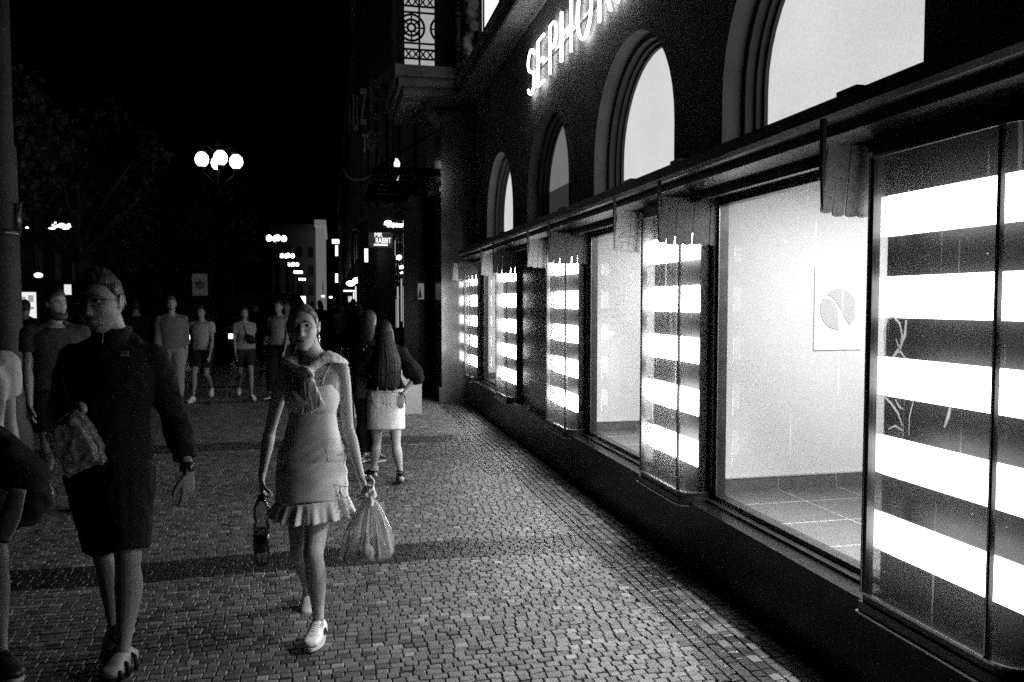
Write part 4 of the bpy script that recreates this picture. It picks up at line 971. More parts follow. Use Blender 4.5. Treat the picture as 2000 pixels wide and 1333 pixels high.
# ---- woman seen from behind in the white denim skirt
def back_woman():
    r = empty('person', PZ(755, 940), 'woman seen from behind with very long dark hair and short white denim skirt', 'person'); s = .93
    J = dict(pel=P(754, 768, 7.55), neck=P(752, 675, 7.50), head=P(750, 649, 7.53), face=V((-.35, 1, -.1)),
        sh=[P(724, 690, 7.50), P(784, 690, 7.50)], el=[P(708, 722, 7.62), P(812, 738, 7.45)], wr=[P(716, 698, 7.8), P(785, 772, 7.42)],
        hip=[P(737, 785, 7.55), P(771, 785, 7.52)], kn=[P(736, 862, 7.6), P(773, 865, 7.45)], an=[P(729, 918, 7.65), P(783, 925, 7.4)], toe=[P(720, 918, 7.80), P(783, 924, 7.58)])
    for i, (x, y) in enumerate(((729, 921), (783, 928))): J['an'][i] = PZ(x, y, .085); J['toe'][i] = J['an'][i]+V((-.05 if i == 0 else 0, .13, -.05))
    J['hip'] = [J['hip'][0], J['hip'][1]]
    J['hand'] = [(D(.1, .1, 1), D(.4, .9, 0), (.5, .6, .6, .7), .4, 1), (D(-.12, -.15, -1), D(0, 1, -.1), (.12, .15, .2, .25), .2, 1)]
    # the body faces away: mirror the left/right order so that forward comes out as +Y
    K = dict(J); 
    for k in ('sh', 'el', 'wr', 'hip', 'kn', 'an', 'toe', 'hand'): K[k] = [J[k][1], J[k][0]]
    J = K
    b = body(r, J, s, 'f', .008, m_skin, det=False)
    up, rv, hv = frame(J); fw = rv.cross(up)
    tee(r, J, s, 'f', m_blk, t0=.1, sleeve=.98, grow=.022, vox=.010, name='top', wr=.008, loose=.01)
    for i in (0, 1): pf = MB(); pf.loft([J['sh'][i].lerp(J['el'][i], .35), J['sh'][i].lerp(J['el'][i], .7), J['el'][i], J['el'][i].lerp(J['wr'][i], .25)], [.06, .085, .078, .04], fw, 20, 4); remesh(pf, 'puff_sleeve', m_blk, r, .010, 1, (.012, (18, 18, 18)))
    so = skirt(r, J, s, 'f', m_denim, L_=.36, flare=1.04, vox=.009, wr=.004)
    d_ = MB(); up3 = up; B = lambda x, z: J['pel']+hv*x*s-fw*(.150+(.0 if z > 0 else .02*min(1, -z/.3)))*s+up*z*s
    for q in (-1, 1):
        d_.tube([B(q*.115, .0), B(q*.115, -.10), B(q*.075, -.13), B(q*.035, -.10), B(q*.035, .0), B(q*.115, 0)], .0018, 5)
    d_.tube([B(0, .08), B(0, -.3)], .002, 5); d_.tube([B(-.13, .045), B(-.06, .04), B(0, .035), B(.06, .04), B(.13, .045)], .0022, 5)
    for x in (-.09, 0, .09): d_.box(B(x, .07).x-.006, B(x, .07).x+.006, B(x, .07).y-.004, B(x, .07).y+.02, B(x, .05).z, B(x, .10).z)
    d_.build('stitching', cloth('grey stitching', .35), so)
    # hair: crown and a curtain down the back
    h = add_hair(r, J, s, m_hair, front=.06, side=-.03, back=-.09, vol=1.10, det=False)
    c = J['head']; K = 64; q = MB(); rows = [(c+UP*.06*s, .060, .075), (c+UP*.0, .085, .09), (P(752, 672, 7.46), .088, .085), (P(755, 690, 7.42), .10, .075), (P(757, 708, 7.41), .115, .065), (P(757, 728, 7.40), .120, .055), (P(756, 748, 7.40), .110, .042), (P(754, 757, 7.40), .09, .03)]
    q.loft([a for a, _, _ in rows], [(b_, c_) for _, b_, c_ in rows], V((1, 0, 0)), 120, 7, 2.0, fn=lambda t, th: 1+.06*t*math.sin(th*23+2*math.sin(th*5))+.03*math.sin(th*51)*t+.12*t*noise.noise(V((math.cos(th)*2, math.sin(th)*2, t*1.5))))
    q.build('long_hair', m_hair, h, True)
    wl = MB(); w = J['wr'][0]; d2 = (J['wr'][0]-J['el'][0]).normalized(); a_ = d2.orthogonal().normalized(); b2 = d2.cross(a_); wl.tube([w-d2*.01+a_*.030*math.cos(t*.5)+b2*.030*math.sin(t*.5) for t in range(12)], .005, 6, True); wl.tube([w+V((.02, -.03, -.01)), w+V((.035, -.03, -.05)), w+V((.03, -.03, -.08))], .006, 6)
    wl.build('bracelet', m_black, r, True)
    for i in (0, 1):
        o, B2, side, upv, dh = shoe(r, J, i, s*.95, m_bshoe, m_blk)
        st = MB()
        for x, zz in ((.16, .085), (.12, .110)): st.tube([B2(x, zz)+side*.04*math.cos(t*.6)+dh*.045*math.sin(t*.6) for t in range(10)], .007, 6, True)
        st.build('ankle_strap', m_sole if i else m_bshoe, o, True)
    # black handbag against her left side
    bg = empty('handbag', P(708, 755, 7.6), 'small black shoulder bag at the side of the woman in the white denim skirt', 'handbag'); q = MB(); p = P(708, 758, 7.6)
    q.loft([p+UP*.12, p+UP*.10, p, p-UP*.09, p-UP*.10], [(.05, .02), (.075, .035), (.08, .045), (.085, .045), (.07, .03)], V((1, 0, .1)), 20, 4, 3); q.build('bag_body', m_bshoe, bg, True)
    q = MB(); q.tube([p+UP*.10+V((-.06, 0, 0)), P(716, 715, 7.55), P(724, 690, 7.42), P(722, 715, 7.62), p+UP*.10+V((.05, 0, 0))], .006, 6); q.build('bag_strap', m_bshoe, bg, True)
back_woman()

def crowd(label, H, px, py, ang, sex, stride, lead, top, bottom, skin=m_skin_c, hairm=m_hair, vox=.014, arm=1, kind='tee', bot='shorts', sl=.55, hairy='short', look=None, extra=None, shoes=m_bshoe, loc=None, group=None, z=0):
    loc = loc or PZ(px, py); J = preset(H, loc, ang, sex, stride, lead, arm, look); s = H/1.72
    r = empty('person', loc, label, 'person', group)
    body(r, J, s, sex, vox, skin, det=False)
    if bot == 'shorts': shorts(r, J, s, sex, bottom, upto=.8, vox=vox)
    elif bot == 'trousers': shorts(r, J, s, sex, bottom, upto=1.97, vox=vox, name='trousers')
    else: skirt(r, J, s, sex, bottom, L_=.34, vox=vox)
    tee(r, J, s, sex, top, t0=-.0, sleeve=sl, grow=.022, vox=vox, long=sl > 1)
    h = add_hair(r, J, s, hairm, front=.062, side=.0 if hairy == 'short' else -.05, back=-.07, vol=1.095, top=.012, det=False)
    if vox < .02: face_parts(r, None, J, s, False)
    if hairy == 'long':
        up, rv, hv = frame(J); fw = rv.cross(up); q = MB(); c = J['head']; q.loft([c-fw*.03+UP*.04, c-fw*.06-UP*.03, c-fw*.07-UP*.12, c-fw*.08-UP*.24], [(.05, .05), (.085, .05), (.09, .04), (.06, .02)], rv, 24, 5, 2, fn=lambda t, th: 1+.05*math.sin(th*11)); q.build('long_hair', hairm, h, True)
    for i in (0, 1): shoe(r, J, i, s, shoes, m_sole)
    if extra: extra(r, J, s)
    return r, J
def crossbag(r, J, s):
    up, rv, hv = frame(J); fw = rv.cross(up); c = J['pel'].lerp(J['neck'], .38)
    q = MB(); q.loft([c+rv*.02*s+fw*.15*s+up*.06, c+rv*.10*s+fw*.16*s-up*.01, c+rv*.17*s+fw*.13*s-up*.04], [.045, .07, .045], up, 16, 4); q.tube([c+rv*.02*s+fw*.15*s+up*.06, J['neck']-rv*.02+fw*.12*s-up*.06, J['neck']-rv*.07*s+up*.01, J['neck']-rv*.06*s-fw*.1*s-up*.05], .010, 6); q.build('crossbody_bag', m_blk, r, True)
def beard(r, J, s):
    c = J['head']; f = J['face'].normalized(); l = UP.cross(f).normalized(); q = MB()
    q.loft([c+(l*-.068+f*.005-UP*.03)*s, c+(l*-.055+f*.045-UP*.075)*s, c+(f*.075-UP*.100)*s, c+(l*.055+f*.045-UP*.075)*s, c+(l*.068+f*.005-UP*.03)*s], [(.016*s, .008*s), (.028*s, .016*s), (.030*s, .022*s), (.028*s, .016*s), (.016*s, .008*s)], UP, 14, 5); q.build('beard', m_hair, r, True)
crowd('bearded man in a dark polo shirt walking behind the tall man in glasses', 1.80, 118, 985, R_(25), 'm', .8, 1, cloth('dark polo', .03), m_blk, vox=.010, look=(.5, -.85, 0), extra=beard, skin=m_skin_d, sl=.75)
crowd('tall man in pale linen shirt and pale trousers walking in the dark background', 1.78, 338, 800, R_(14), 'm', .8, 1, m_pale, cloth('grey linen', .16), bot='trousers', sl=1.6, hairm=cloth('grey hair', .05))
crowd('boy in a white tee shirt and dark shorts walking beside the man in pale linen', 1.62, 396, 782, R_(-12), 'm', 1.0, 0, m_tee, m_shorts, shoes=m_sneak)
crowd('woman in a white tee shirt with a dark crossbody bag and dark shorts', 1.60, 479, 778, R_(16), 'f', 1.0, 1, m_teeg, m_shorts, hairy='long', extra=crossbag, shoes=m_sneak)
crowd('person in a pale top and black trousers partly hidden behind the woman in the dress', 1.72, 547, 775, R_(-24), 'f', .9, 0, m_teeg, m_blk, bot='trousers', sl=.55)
crowd('person in black with curly hair standing behind the long haired woman', 1.60, 722, 905, R_(150), 'f', .1, 0, m_blk, m_blk, bot='trousers', sl=1.3, hairy='long')
# person cut by the left edge of the frame
crowd('person in a light grey tee shirt walking past close to the camera at the left', 1.74, 0, 0, R_(35), 'm', .9, 1, cloth('left tee', .33), cloth('dark grey shorts', .02), vox=.009, loc=PZ(-60, 1290), skin=m_skin_d, shoes=m_bshoe, arm=.6, sl=.6)
def bundle():
    p = P(18, 965, 3.35); r = empty('jacket_bundle', p, 'dark rolled jacket and striped cloth carried low by the person at the left edge', 'jacket'); q = MB()
    q.loft([P(-60, 860, 3.4), P(-20, 880, 3.4), P(25, 915, 3.35), P(60, 945, 3.35), P(55, 990, 3.35), P(20, 1020, 3.38)], [.09, .085, .08, .07, .065, .03], UP, 20, 5)
    remesh(q, 'rolled_cloth', m_blk, r, .009, 1, (.02, (8, 8, 8)))
    q = MB(); q.loft([P(35, 955, 3.27), P(20, 1010, 3.25), P(5, 1060, 3.27)], [(.03, .008), (.035, .008), (.02, .006)], V((1, 0, .3)), 14, 4); q.build('hanging_end', m_teeg, r, True)
bundle()
# ------------------------------------------------------------------ beyond the shop: neighbouring buildings, lamps, signs, trees
def PYz(x, y, Y): return P(x, y, Y)
m_dark = mat('sooty facade', .05, .85, var=.4, vs=1.5, bump=.3, bs=12); m_dstone = mat('carved stone', .14, .8, var=.3, vs=3, bump=.4, bs=20)
m_iron = mat('wrought iron', .006, .8, spec=.1); m_lit = glow('lit window', 1.3); m_lit2 = glow('bright lamp', 9); m_dimrefl = glow('dim painted reflection', .35); m_white_box = mat('white box panel', .55, .6)
# pilaster at the corner of the next building
nb = empty('next_building', (2.1, 14, 0), 'ornate dark building next to the shop with iron balcony and projecting canopy', 'building')
p = MB(); p.box(1.79, 2.5, 13.42, 14.3, 0, 4.9); p.box(1.74, 2.5, 13.38, 14.3, 0, .25); p.box(1.76, 2.5, 13.40, 14.3, 3.55, 3.62); p.build('pilaster', mat('polished pilaster stone', .10, .16, var=.2, vs=4, spec=.6), nb)
w = MB(); w.box(1.95, 8, 14.3, 60, -.03, 17)
for k in range(10): w.box(1.88, 1.95, 14.3+k*4.6, 14.9+k*4.6, -.03, 17)
w.build('wall', m_dark, nb)
p = MB(); p.box(2.1, 6, 13.25, 14.3, 4.9, 17); p.build('corner_wall', m_dark, nb)
# portal with dark door, poster case and bright mirrored column
p = MB(); p.box(1.55, 1.95, 15.3, 15.7, 0, 3.6); p.box(1.45, 1.95, 15.2, 15.8, 3.4, 3.7); p.build('portal_frame', m_plinth, nb)
for k in range(5):
    a = P(773+k*5.5, 455, 16.6); b = P(773+k*5.5, 640, 16.6); q = MB(); q.box(a.x, a.x+.035, 16.6, 16.63, b.z, a.z)
    q.build('chrome_strip', mat('lit chrome strip', .8, .12, metal=1, emit=.0), nb)
for (x0, y0, x1, y1, e) in ((790, 466, 797, 510, m_lit), (783, 545, 786, 628, m_dimrefl), (776, 560, 779, 640, m_dimrefl), (793, 560, 795, 636, m_dimrefl), (800, 462, 802, 480, m_lit), (771, 470, 772.5, 500, m_dimrefl), (788, 560, 789.5, 640, m_lit), (798, 500, 799, 620, m_dimrefl), (773, 585, 774.5, 640, m_dimrefl)):
    a = P(x0, y0, 16.55); b = P(x1, y1, 16.55); q = MB(); q.box(a.x, b.x, 16.55, 16.57, b.z, a.z); q.build('painted_reflection', e, nb)  # glowing strips stand in for reflections on the mirrored column
for (x, y, r_) in ((780, 503, .045), (785, 522, .035), (785, 533, .018)): q = MB(); q.sph(P(x, y, 16.5), r_, 12); q.build('lamp_globe', m_lit2, nb, True)
# balcony
Yb = 13.0; a = P(772, 140, Yb); b = P(903, 182, Yb)
q = MB(); q.box(a.x, 2.30, Yb, 15.6, 5.32, 5.50); q.box(a.x+.06, 2.3, Yb+.05, 15.5, 5.18, 5.32); q.box(a.x+.14, 2.3, Yb+.12, 15.4, 5.05, 5.18)
bal = q.build('balcony', m_dstone, nb)
q = MB(); q.loft([V((2.1, 13.6, 5.1)), V((1.6, 13.6, 5.0)), V((1.9, 13.6, 4.6)), V((2.12, 13.6, 4.0))], [(.12, .10), (.16, .10), (.14, .12), (.10, .08)], V((0, 1, 0)), 14, 5); q.build('console', m_dstone, bal, True)
def grille(x0, x1, y, z0, z1, nm, par):
    q = MB(); H = z1-z0
    for z in (z0, z0+.10*H, z0+.22*H, z0+.30*H, z0+.70*H, z0+.78*H, z0+.90*H, z1): q.box(x0, x1, y, y+.02, z-.014, z+.014)
    n = max(3, int((x1-x0)/.105))
    for k in range(n+1):
        x = x0+(x1-x0)*k/n; 
        if k % 3 == 0: q.box(x-.015, x+.015, y-.004, y+.024, z0, z1)
        for za, zb in ((z0+.10*H, z0+.22*H), (z0+.78*H, z0+.90*H)):
            if k < n:
                q.tube([(x, y+.01, za), (x+(x1-x0)/n, y+.01, zb)], .012, 5); q.tube([(x+(x1-x0)/n, y+.01, za), (x, y+.01, zb)], .012, 5)
                q.tube([(x+(x1-x0)/n*.5+.02*math.cos(t), y+.01, (za+zb)/2+.02*math.sin(t)) for t in (0, 1, 2, 3, 4, 5)], .005, 5, True)
    k = 0; xc = x0+.22
    while xc < x1-.1:
        zc = z0+.5*H; R0 = .17*H
        for rr in (1.0, .62, .3): q.tube([(xc+R0*rr*math.cos(t*math.pi/10), y+.01, zc+R0*rr*math.sin(t*math.pi/10)) for t in range(20)], .020, 5, True)
        for t in range(8): q.tube([(xc+R0*.3*math.cos(t*math.pi/4), y+.01, zc+R0*.3*math.sin(t*math.pi/4)), (xc+R0*math.cos(t*math.pi/4), y+.01, zc+R0*math.sin(t*math.pi/4))], .013, 5)
        xc += R0*2.5
    return q.build(nm, m_iron, par)
grille(a.x+.05, 2.1, Yb+.08, 5.50, 6.72, 'iron_railing', bal)
q = MB(); c0 = P(790, 138, 13.9); c1 = P(848, 0, 13.9); q.add([(c0.x, 13.9, 5.5), (c1.x, 13.9, 5.5), (c1.x, 13.9, 7.4), (c0.x, 13.9, 7.4)], [(0, 1, 2, 3)])
q.build('lit_pane', glow('balcony window glow', .38), nb, fix=False)
q = MB(); q.box(c1.x, 2.3, 13.88, 14.3, 5.5, 8); q.box(c0.x-.2, c0.x, 13.86, 14.3, 5.5, 8); q.box(c0.x-.2, 2.3, 13.9, 14.3, 7.4, 9); q.build('bay_wall', m_dark, nb)
# carved corner figure lit by the window upstairs
q = MB()
for k in range(10): q.sph(V((2.16+rnd.uniform(-.07, .07), 12.7+rnd.uniform(-.1, .1), 5.5+.11*k)), (rnd.uniform(.07, .12),)*3, 10, None, .5)
remesh(q, 'carved_ornament', m_dstone, nb, .02, 1, (.02, (14, 14, 14)))
q = MB(); a = P(975, 0, 12.6); q.box(2.31, 2.345, 11.0, 12.4, 5.45, 7.2); q.build('lit_window', m_lit, nb)
# glazed canopy
cn = MB(); cn.box(.75, 1.95, 15.6, 15.7, 4.15, 4.30); cn.box(.75, .83, 15.6, 20, 4.15, 4.30); cn.box(.75, 1.95, 19.9, 20, 4.15, 4.3)
for k in range(1, 6): cn.box(.8, 1.95, 15.65+k*.72, 15.69+k*.72, 4.18, 4.24)
for x in (.95, 1.25, 1.6): cn.box(x, x+.03, 15.65, 20, 4.16, 4.2)
cn.tube([(.8, 15.65, 4.25), (1.95, 15.65, 5.0)], .02, 6); cn.tube([(.8, 18, 4.25), (1.95, 18, 5.0)], .02, 6); cn.tube([(.8, 19.95, 4.25), (1.95, 19.95, 5.0)], .02, 6)
cv = cn.build('canopy', m_iron, nb); q = MB(); q.box(.8, 1.94, 15.7, 19.9, 4.21, 4.22); q.build('canopy_glass', m_glass, cv)
for (x, y, r_) in ((775, 322, .10), (777, 344, .07)):
    q = MB(); q.sph(P(x, y, 16.4), (r_*.6, r_*.6, r_*1.2), 14, None, .4); q.build('hanging_lamp', m_lit, nb, True)
for (x, y) in ((817, 392), (833, 386), (836, 392)): q = MB(); q.sph(P(x, y, 15.4), .02, 8); q.build('downlight', m_lit, nb, True)
# bow front further on, with big unlit channel letters and cornices
bw = empty('bow_front_building', (1.2, 26, 0), 'tall dark building with a rounded bow front and relief ornament down the street', 'building')
q = MB(); pl = []
for t in range(13): an = R_(-90+t*7.5); pl.append((1.95-1.05*math.sin(R_(t*15)), 24+t*1.1))
q.prism([(8, 24), (8, 37.5)]+pl[::-1], -.03, 16.5, 'Z')
q.build('wall', m_dark, bw)
for z in (4.4, 8.4, 12.4, 16.4):
    q = MB(); q.prism([(8, 23.9), (8, 37.6)]+[(x-.18, y) for x, y in pl[::-1]], z, z+.25, 'Z'); q.build('cornice', m_dstone, bw)
for k in range(14):
    x, y = pl[min(12, k)]; q = MB(); q.box(x-.22, x-.05, y-.12, y+.12, 4.65, 8.35); q.build('relief_pilaster', m_dstone, bw)
q = MB(); q.tube([(.9+.5*math.cos(R_(t*15)), 23.6+.2*t, 5.9+.5*math.sin(R_(t*15+180))) for t in range(13)], .05, 8); q.build('balcony_rail', m_dstone, bw, True)
ms = empty('roof_sign', (1.2, 25, 7), 'row of big unlit block letters on the bow fronted building', 'sign')
m_let = mat('faded sign letter', .7, .6)
for ch, x0, x1, yt, yb_, Y in (('E', 724, 741, 155, 233, 23.2), ('Z', 704, 714, 172, 243, 25.6), ('U', 689, 698, 186, 256, 28.2), ('L', 681, 685, 205, 262, 31), ('E', 718, 724, 255, 293, 23.4), ('R', 732, 740, 257, 290, 23.2), ('T', 707, 712, 262, 298, 25.6)):
    A = P(x0, yt, Y); B_ = P(x1, yb_, Y); q = MB(); H = A.z-B_.z; W = max(.18, (B_.x-A.x)); t = .13 if H > .8 else .07
    g = {'E': [(0, 0, .3, 1), (0, 0, 1, .16), (0, .42, .9, .58), (0, .84, 1, 1)], 'Z': [(0, 0, 1, .14), (0, .86, 1, 1)], 'U': [(0, 0, .28, 1), (.72, 0, 1, 1), (0, 0, 1, .14)], 'L': [(0, 0, .3, 1), (0, 0, 1, .15)], 'R': [(0, 0, .3, 1), (0, .85, 1, 1), (0, .42, 1, .56), (.7, .5, 1, 1)], 'T': [(.35, 0, .65, 1), (0, .85, 1, 1)]}[ch]
    for i, (u0, v0, u1, v1) in enumerate(g): q.box(A.x+W*u0, A.x+W*u1, Y-.003*i, Y+.12+.004*i, B_.z+H*v0, B_.z+H*v1)
    if ch == 'Z': q.prism([(A.x, B_.z+H*.14), (A.x+W*.3, B_.z+H*.14), (A.x+W, A.z-H*.14), (A.x+W*.7, A.z-H*.14)], Y+.01, Y+.11, 'Y')
    if ch == 'R': q.prism([(A.x+W*.5, B_.z+H*.42), (A.x+W*.3, B_.z+H*.42), (A.x+W*.75, B_.z), (A.x+W, B_.z)], Y+.01, Y+.11, 'Y')
    q.build('letter', m_let, ms)
# the script sign and the box sign
sg = empty('script_sign', P(755, 446, 17), 'small glowing script sign high beside the dark portal', 'sign')
a = P(752, 442, 16.9); b = P(796, 428, 16.9); q = MB(); q.box(P(720, 450, 16.95).x, P(800, 450, 16.95).x, 16.93, 17.0, P(750, 455, 16.95).z, P(750, 405, 16.95).z); q.build('backing_board', m_plinth, sg)
W = b.x-a.x; H = W*.30
pts = [(0, .35), (.02, .75), (.10, .9), (.12, .2), (.14, .05), (.2, .95), (.22, .9), (.26, .1), (.31, .15), (.34, .5), (.39, .5), (.42, .25), (.37, .08), (.34, .3), (.40, .45), (.46, .40), (.52, .5), (.55, .3), (.52, .08), (.47, .12), (.56, .2), (.62, .3), (.67, .45), (.66, .5), (.62, .3), (.66, .08), (.72, .12), (.78, .5), (.80, .45), (.83, .3), (.82, .1), (.90, .5), (.96, .45), (1, .65)]
q = MB(); q.tube([(a.x+W*u, 16.9, a.z+H*v-.02) for u, v in pts], .018, 7); q.build('script_lettering', glow('neon tube', 10), sg, True)
sg = empty('box_sign', P(742, 480, 18), 'hanging dark box sign with two lines of small white lettering and a bar', 'sign')
a = P(721, 483, 17.6); b = P(767, 450, 17.6); q = MB(); q.box(a.x, b.x, 17.6, 17.75, a.z, b.z); q.build('sign_box', mat('sign face', .10, .5, emit=.02), sg)
gl_ = glow('sign lettering', 1.6); dz = (b.z-a.z)
for tx, u, v, sz in (('MR', .22, .58, .30), ('RABBIT', .27, .24, .34)):
    text_mb(tx, 'lettering', gl_, sg, (a.x+(b.x-a.x)*u, 17.585, a.z+dz*v), (1, 0, 0), (0, 0, 1), dz*sz*1.3, .01, .62 if tx != 'MR' else .85, .0)
q = MB(); q.box(a.x+(b.x-a.x)*.20, a.x+(b.x-a.x)*.78, 17.58, 17.6, a.z+dz*.10, a.z+dz*.18); q.build('underline', gl_, sg)
# framed picture in the portal
a = P(813, 551, 15.0); b = P(829, 588, 15.0)
pc = empty('poster_case', (a.x, 15, b.z), 'small lit picture case showing a dark tree shape, inside the dark portal', 'poster'); q = MB(); q.box(a.x-.02, b.x+.02, 15.0, 15.05, b.z-.02, a.z+.02); q.build('case_frame', m_dstone, pc)
q = MB(); q.box(a.x+.03, b.x-.01, 14.99, 15.0, b.z+.03, a.z-.03); q.build('picture', glow('picture light', .16), pc)
q = MB(); q.prism([(a.x+.03, b.z+.05), (b.x-.05, b.z+.06), (a.x+.07, a.z-.08)], 14.98, 14.99, 'Y'); q.build('tree_shape', m_black, pc)
p = MB(); p.box(1.30, 1.79, 15.05, 15.2, 0, 3.4); p.build('door', m_plinth, nb)
# white box behind the long haired woman
a = PZ(824, 809); q = MB(); q.box(a.x-.52, a.x, a.y, a.y+.5, 0, .62); q.box(a.x-.53, a.x+.01, a.y-.01, a.y+.51, .62, .64)
tag(q.build('planter_box', m_white_box), 'plain white box standing on the pavement behind the long haired woman', 'box')
a = PZ(700, 815); q = MB(); q.box(a.x-.06, a.x+.28, a.y, a.y+.3, 0, .95); q.box(a.x-.07, a.x+.29, a.y-.01, a.y+.31, .95, .97)
tag(q.build('display_stand', m_white_box), 'narrow pale stand just left of the person in black with curly hair', 'stand')

# distant right side buildings with their lit signs
m_faint = mat('distant facade', .18, .9, var=.3, vs=.6)
def block(name, x0, x1, y0, y1, h, label, wm=m_faint, lit=(), cols=3, rows=4, side='front'):
    r = empty(name, ((x0+x1)/2, y0, 0), label, 'building'); q = MB(); q.box(x0, x1, y0, y1, -.03, h); q.build('wall', wm, r)
    q = MB(); q.box(x0-.3, x1+.3, y0-.3, y1+.3, h, h+.5); q.build('roof_cornice', m_dstone, r)
    n = 0
    for i in range(cols):
        for j in range(rows):
            if side == 'left':
                L_ = (y1-y0)/cols; y = y0+L_*(i+.3); z = 4.5+(h-6)*j/rows; w = MB(); w.box(x0-.06, x0, y, y+L_*.35, z, z+(h-6)/rows*.6)
            elif side == 'right':
                L_ = (y1-y0)/cols; y = y0+L_*(i+.3); z = 4.5+(h-6)*j/rows; w = MB(); w.box(x1, x1+.06, y, y+L_*.35, z, z+(h-6)/rows*.6)
            else:
                L_ = (x1-x0)/cols; x = x0+L_*(i+.3); z = 4.5+(h-6)*j/rows; w = MB(); w.box(x, x+L_*.35, y0-.06, y0, z, z+(h-6)/rows*.6)
            w.build('window', m_lit if n in lit else m_black, r); n += 1
    return r
block('town_building', 1.6, 9, 38.5, 62, 17, 'narrow dark town building beyond the bow front with a lit white panel sign', m_dark, side='left', cols=4)
block('town_building', 1.5, 12, 64, 100, 19, 'dark town building with vertical lit tubes far along the right side', m_dark, side='left', cols=5)
block('town_building', 1.2, 12, 102, 150, 18, 'farthest dark town building on the right before the street end', m_dark, side='left', cols=5)
eb = empty('end_building', (-6, 160, 0), 'pale stone building at the far end of the street with a bright lit corner', 'building')
a = P(530, 445, 160); b = P(617, 450, 160); c = P(634, 440, 160)
q = MB(); q.box(a.x, b.x, 160, 190, -.03, a.z); q.build('wall', mat('pale far wall', .22, .9, emit=.0), eb)
q = MB(); q.box(b.x, c.x, 156, 190, -.03, b.z+.5); q.box(b.x-.2, c.x+.3, 155.6, 190, b.z+.5, b.z+1.6); q.build('corner_tower', mat('glowing tower stone', .6, .9, var=.2, vs=.4, emit=.13), eb)  # light on the corner put in as a glow of the stone itself
q = MB(); q.box(a.x-.3, b.x, 159.5, 190, a.z, a.z+.8); q.build('cornice', m_dstone, eb)
for i in range(4):
    for j in range(3):
        x = a.x+(b.x-a.x)*(i+.3)/4; z = 3+(a.z-5)*j/3; w = MB(); w.box(x, x+.9, 159.9, 160, z, z+2); w.build('window', m_black, eb)
def glowbox(name, x0, y0, x1, y1, Y, st, label, cat, d=.12):
    a = P(x0, y0, Y); b = P(x1, y1, Y); r = empty(name, (a.x, Y, b.z), label, cat); q = MB(); q.box(a.x, b.x, Y, Y+d, b.z, a.z); q.build('lit_panel', glow('glow %g' % st, st), r)
    k = max(.01, (b.x-a.x)*.08); f = MB(); f.box(a.x-k, b.x+k, Y+d, Y+d+.06, b.z-k, a.z+k); f.build('housing', m_iron, r); return r
glowbox('neon_sign', 649, 468, 662, 476, 45, 6, 'small bright lamp sign at the top of the vertical lit tubes', 'sign')
glowbox('neon_tube', 655, 480, 660, 500, 45, 3, 'upper vertical lit tube on the dark right hand building', 'sign')
glowbox('neon_tube', 655, 535, 660, 552, 45, 3, 'lower vertical lit tube on the dark right hand building', 'sign')
glowbox('panel_sign', 712, 486, 719, 512, 26, 1.6, 'slanting bright white panel sign on the facade left of the box sign', 'sign')
glowbox('shop_fascia', 671, 567, 693, 570, 40, 2.0, 'thin lit shop fascia above a doorway far down the pavement', 'sign')
glowbox('shop_fascia', 680, 579, 688, 590, 41, .6, 'dim lit shop window under the thin lit fascia', 'window')
glowbox('ad_panel', 583, 579, 597, 596, 48, 2.5, 'bright white advertising panel just above the head of the woman in the dress', 'advert')
for k, (x, y0, y1, st) in enumerate(((690, 572, 592, 1.6), (694, 560, 597, 1.2), (702, 562, 592, .9))): glowbox('shop_light_tube', x, y0, x+2.2, y1, 38+k*.5, st, ('left short', 'middle long', 'right')[k]+' vertical light strip of the far shop front', 'light')
for x, y, r_, st, lb in ((685, 554, .16, 5, 'round bright shop lamp above the far lit fascia'), (698, 548, .17, 5, 'bright oval shop lamp right of the round lamp'), (631, 579, .05, 3, 'tiny lamp low over the far crowd on the left'), (646, 581, .05, 3, 'tiny lamp low over the far crowd near the centre'), (75, 538, .11, 2.2, 'small bright lamp hanging between the dark trees at left')):
    p_ = P(x, y, 38 if r_ > .12 else 30); o = empty('shop_lamp', p_, lb, 'lamp'); q = MB(); q.sph(p_, (r_*1.3, r_, r_*.8), 12); q.build('globe', glow('glow %g' % st, st), o, True); q = MB(); q.tube([p_+UP*r_*.7, p_+UP*(r_+.5)], .015, 6); q.build('bracket', m_iron, o)

# cluster street lamps down the street
m_globe = glow('lamp globe', 7)
def street_lamp(x, y, h, label):
    r = empty('street_lamp', (x, y, 0), label, 'street lamp', 'cluster street lamps in a row down the street')
    q = MB(); q.lathe([(.26, 0), (.26, .35), (.17, .45), (.15, 1.1), (.10, 1.2), (.085, h-1.0), (.12, h-.9), (.05, h-.8), (.05, h+.35), (.09, h+.42), (.02, h+.62)], (x, y, 0), 14); q.build('post', m_iron, r, True)
    for k in range(4):
        a = R_(k*90+12); cx, cy = x+.44*math.cos(a), y+.44*math.sin(a)
        q = MB(); q.tube([(x, y, h-.75), (x+.25*math.cos(a), y+.25*math.sin(a), h-.5), (x+.44*math.cos(a), y+.44*math.sin(a), h-.32)], .03, 7); q.build('arm', m_iron, r, True)
        q = MB(); q.tube([(x, y, h+.2), (x+.3*math.cos(a), y+.3*math.sin(a), h+.38), (x+.46*math.cos(a), y+.46*math.sin(a), h+.30)], .02, 7); q.build('scroll', m_iron, r, True)
        q = MB(); q.sph((cx, cy, h), (.18, .18, .20), 12); g_ = q.build('globe', m_globe, r, True)
        q = MB(); q.lathe([(.10, .20), (.12, .23), (.03, .30), (.01, .34)], (cx, cy, h), 12); q.build('globe_cap', m_iron, g_, True); q = MB(); q.lathe([(.05, -.32), (.10, -.19)], (cx, cy, h), 12); q.build('globe_holder', m_iron, g_, True)
    return r
LP = []
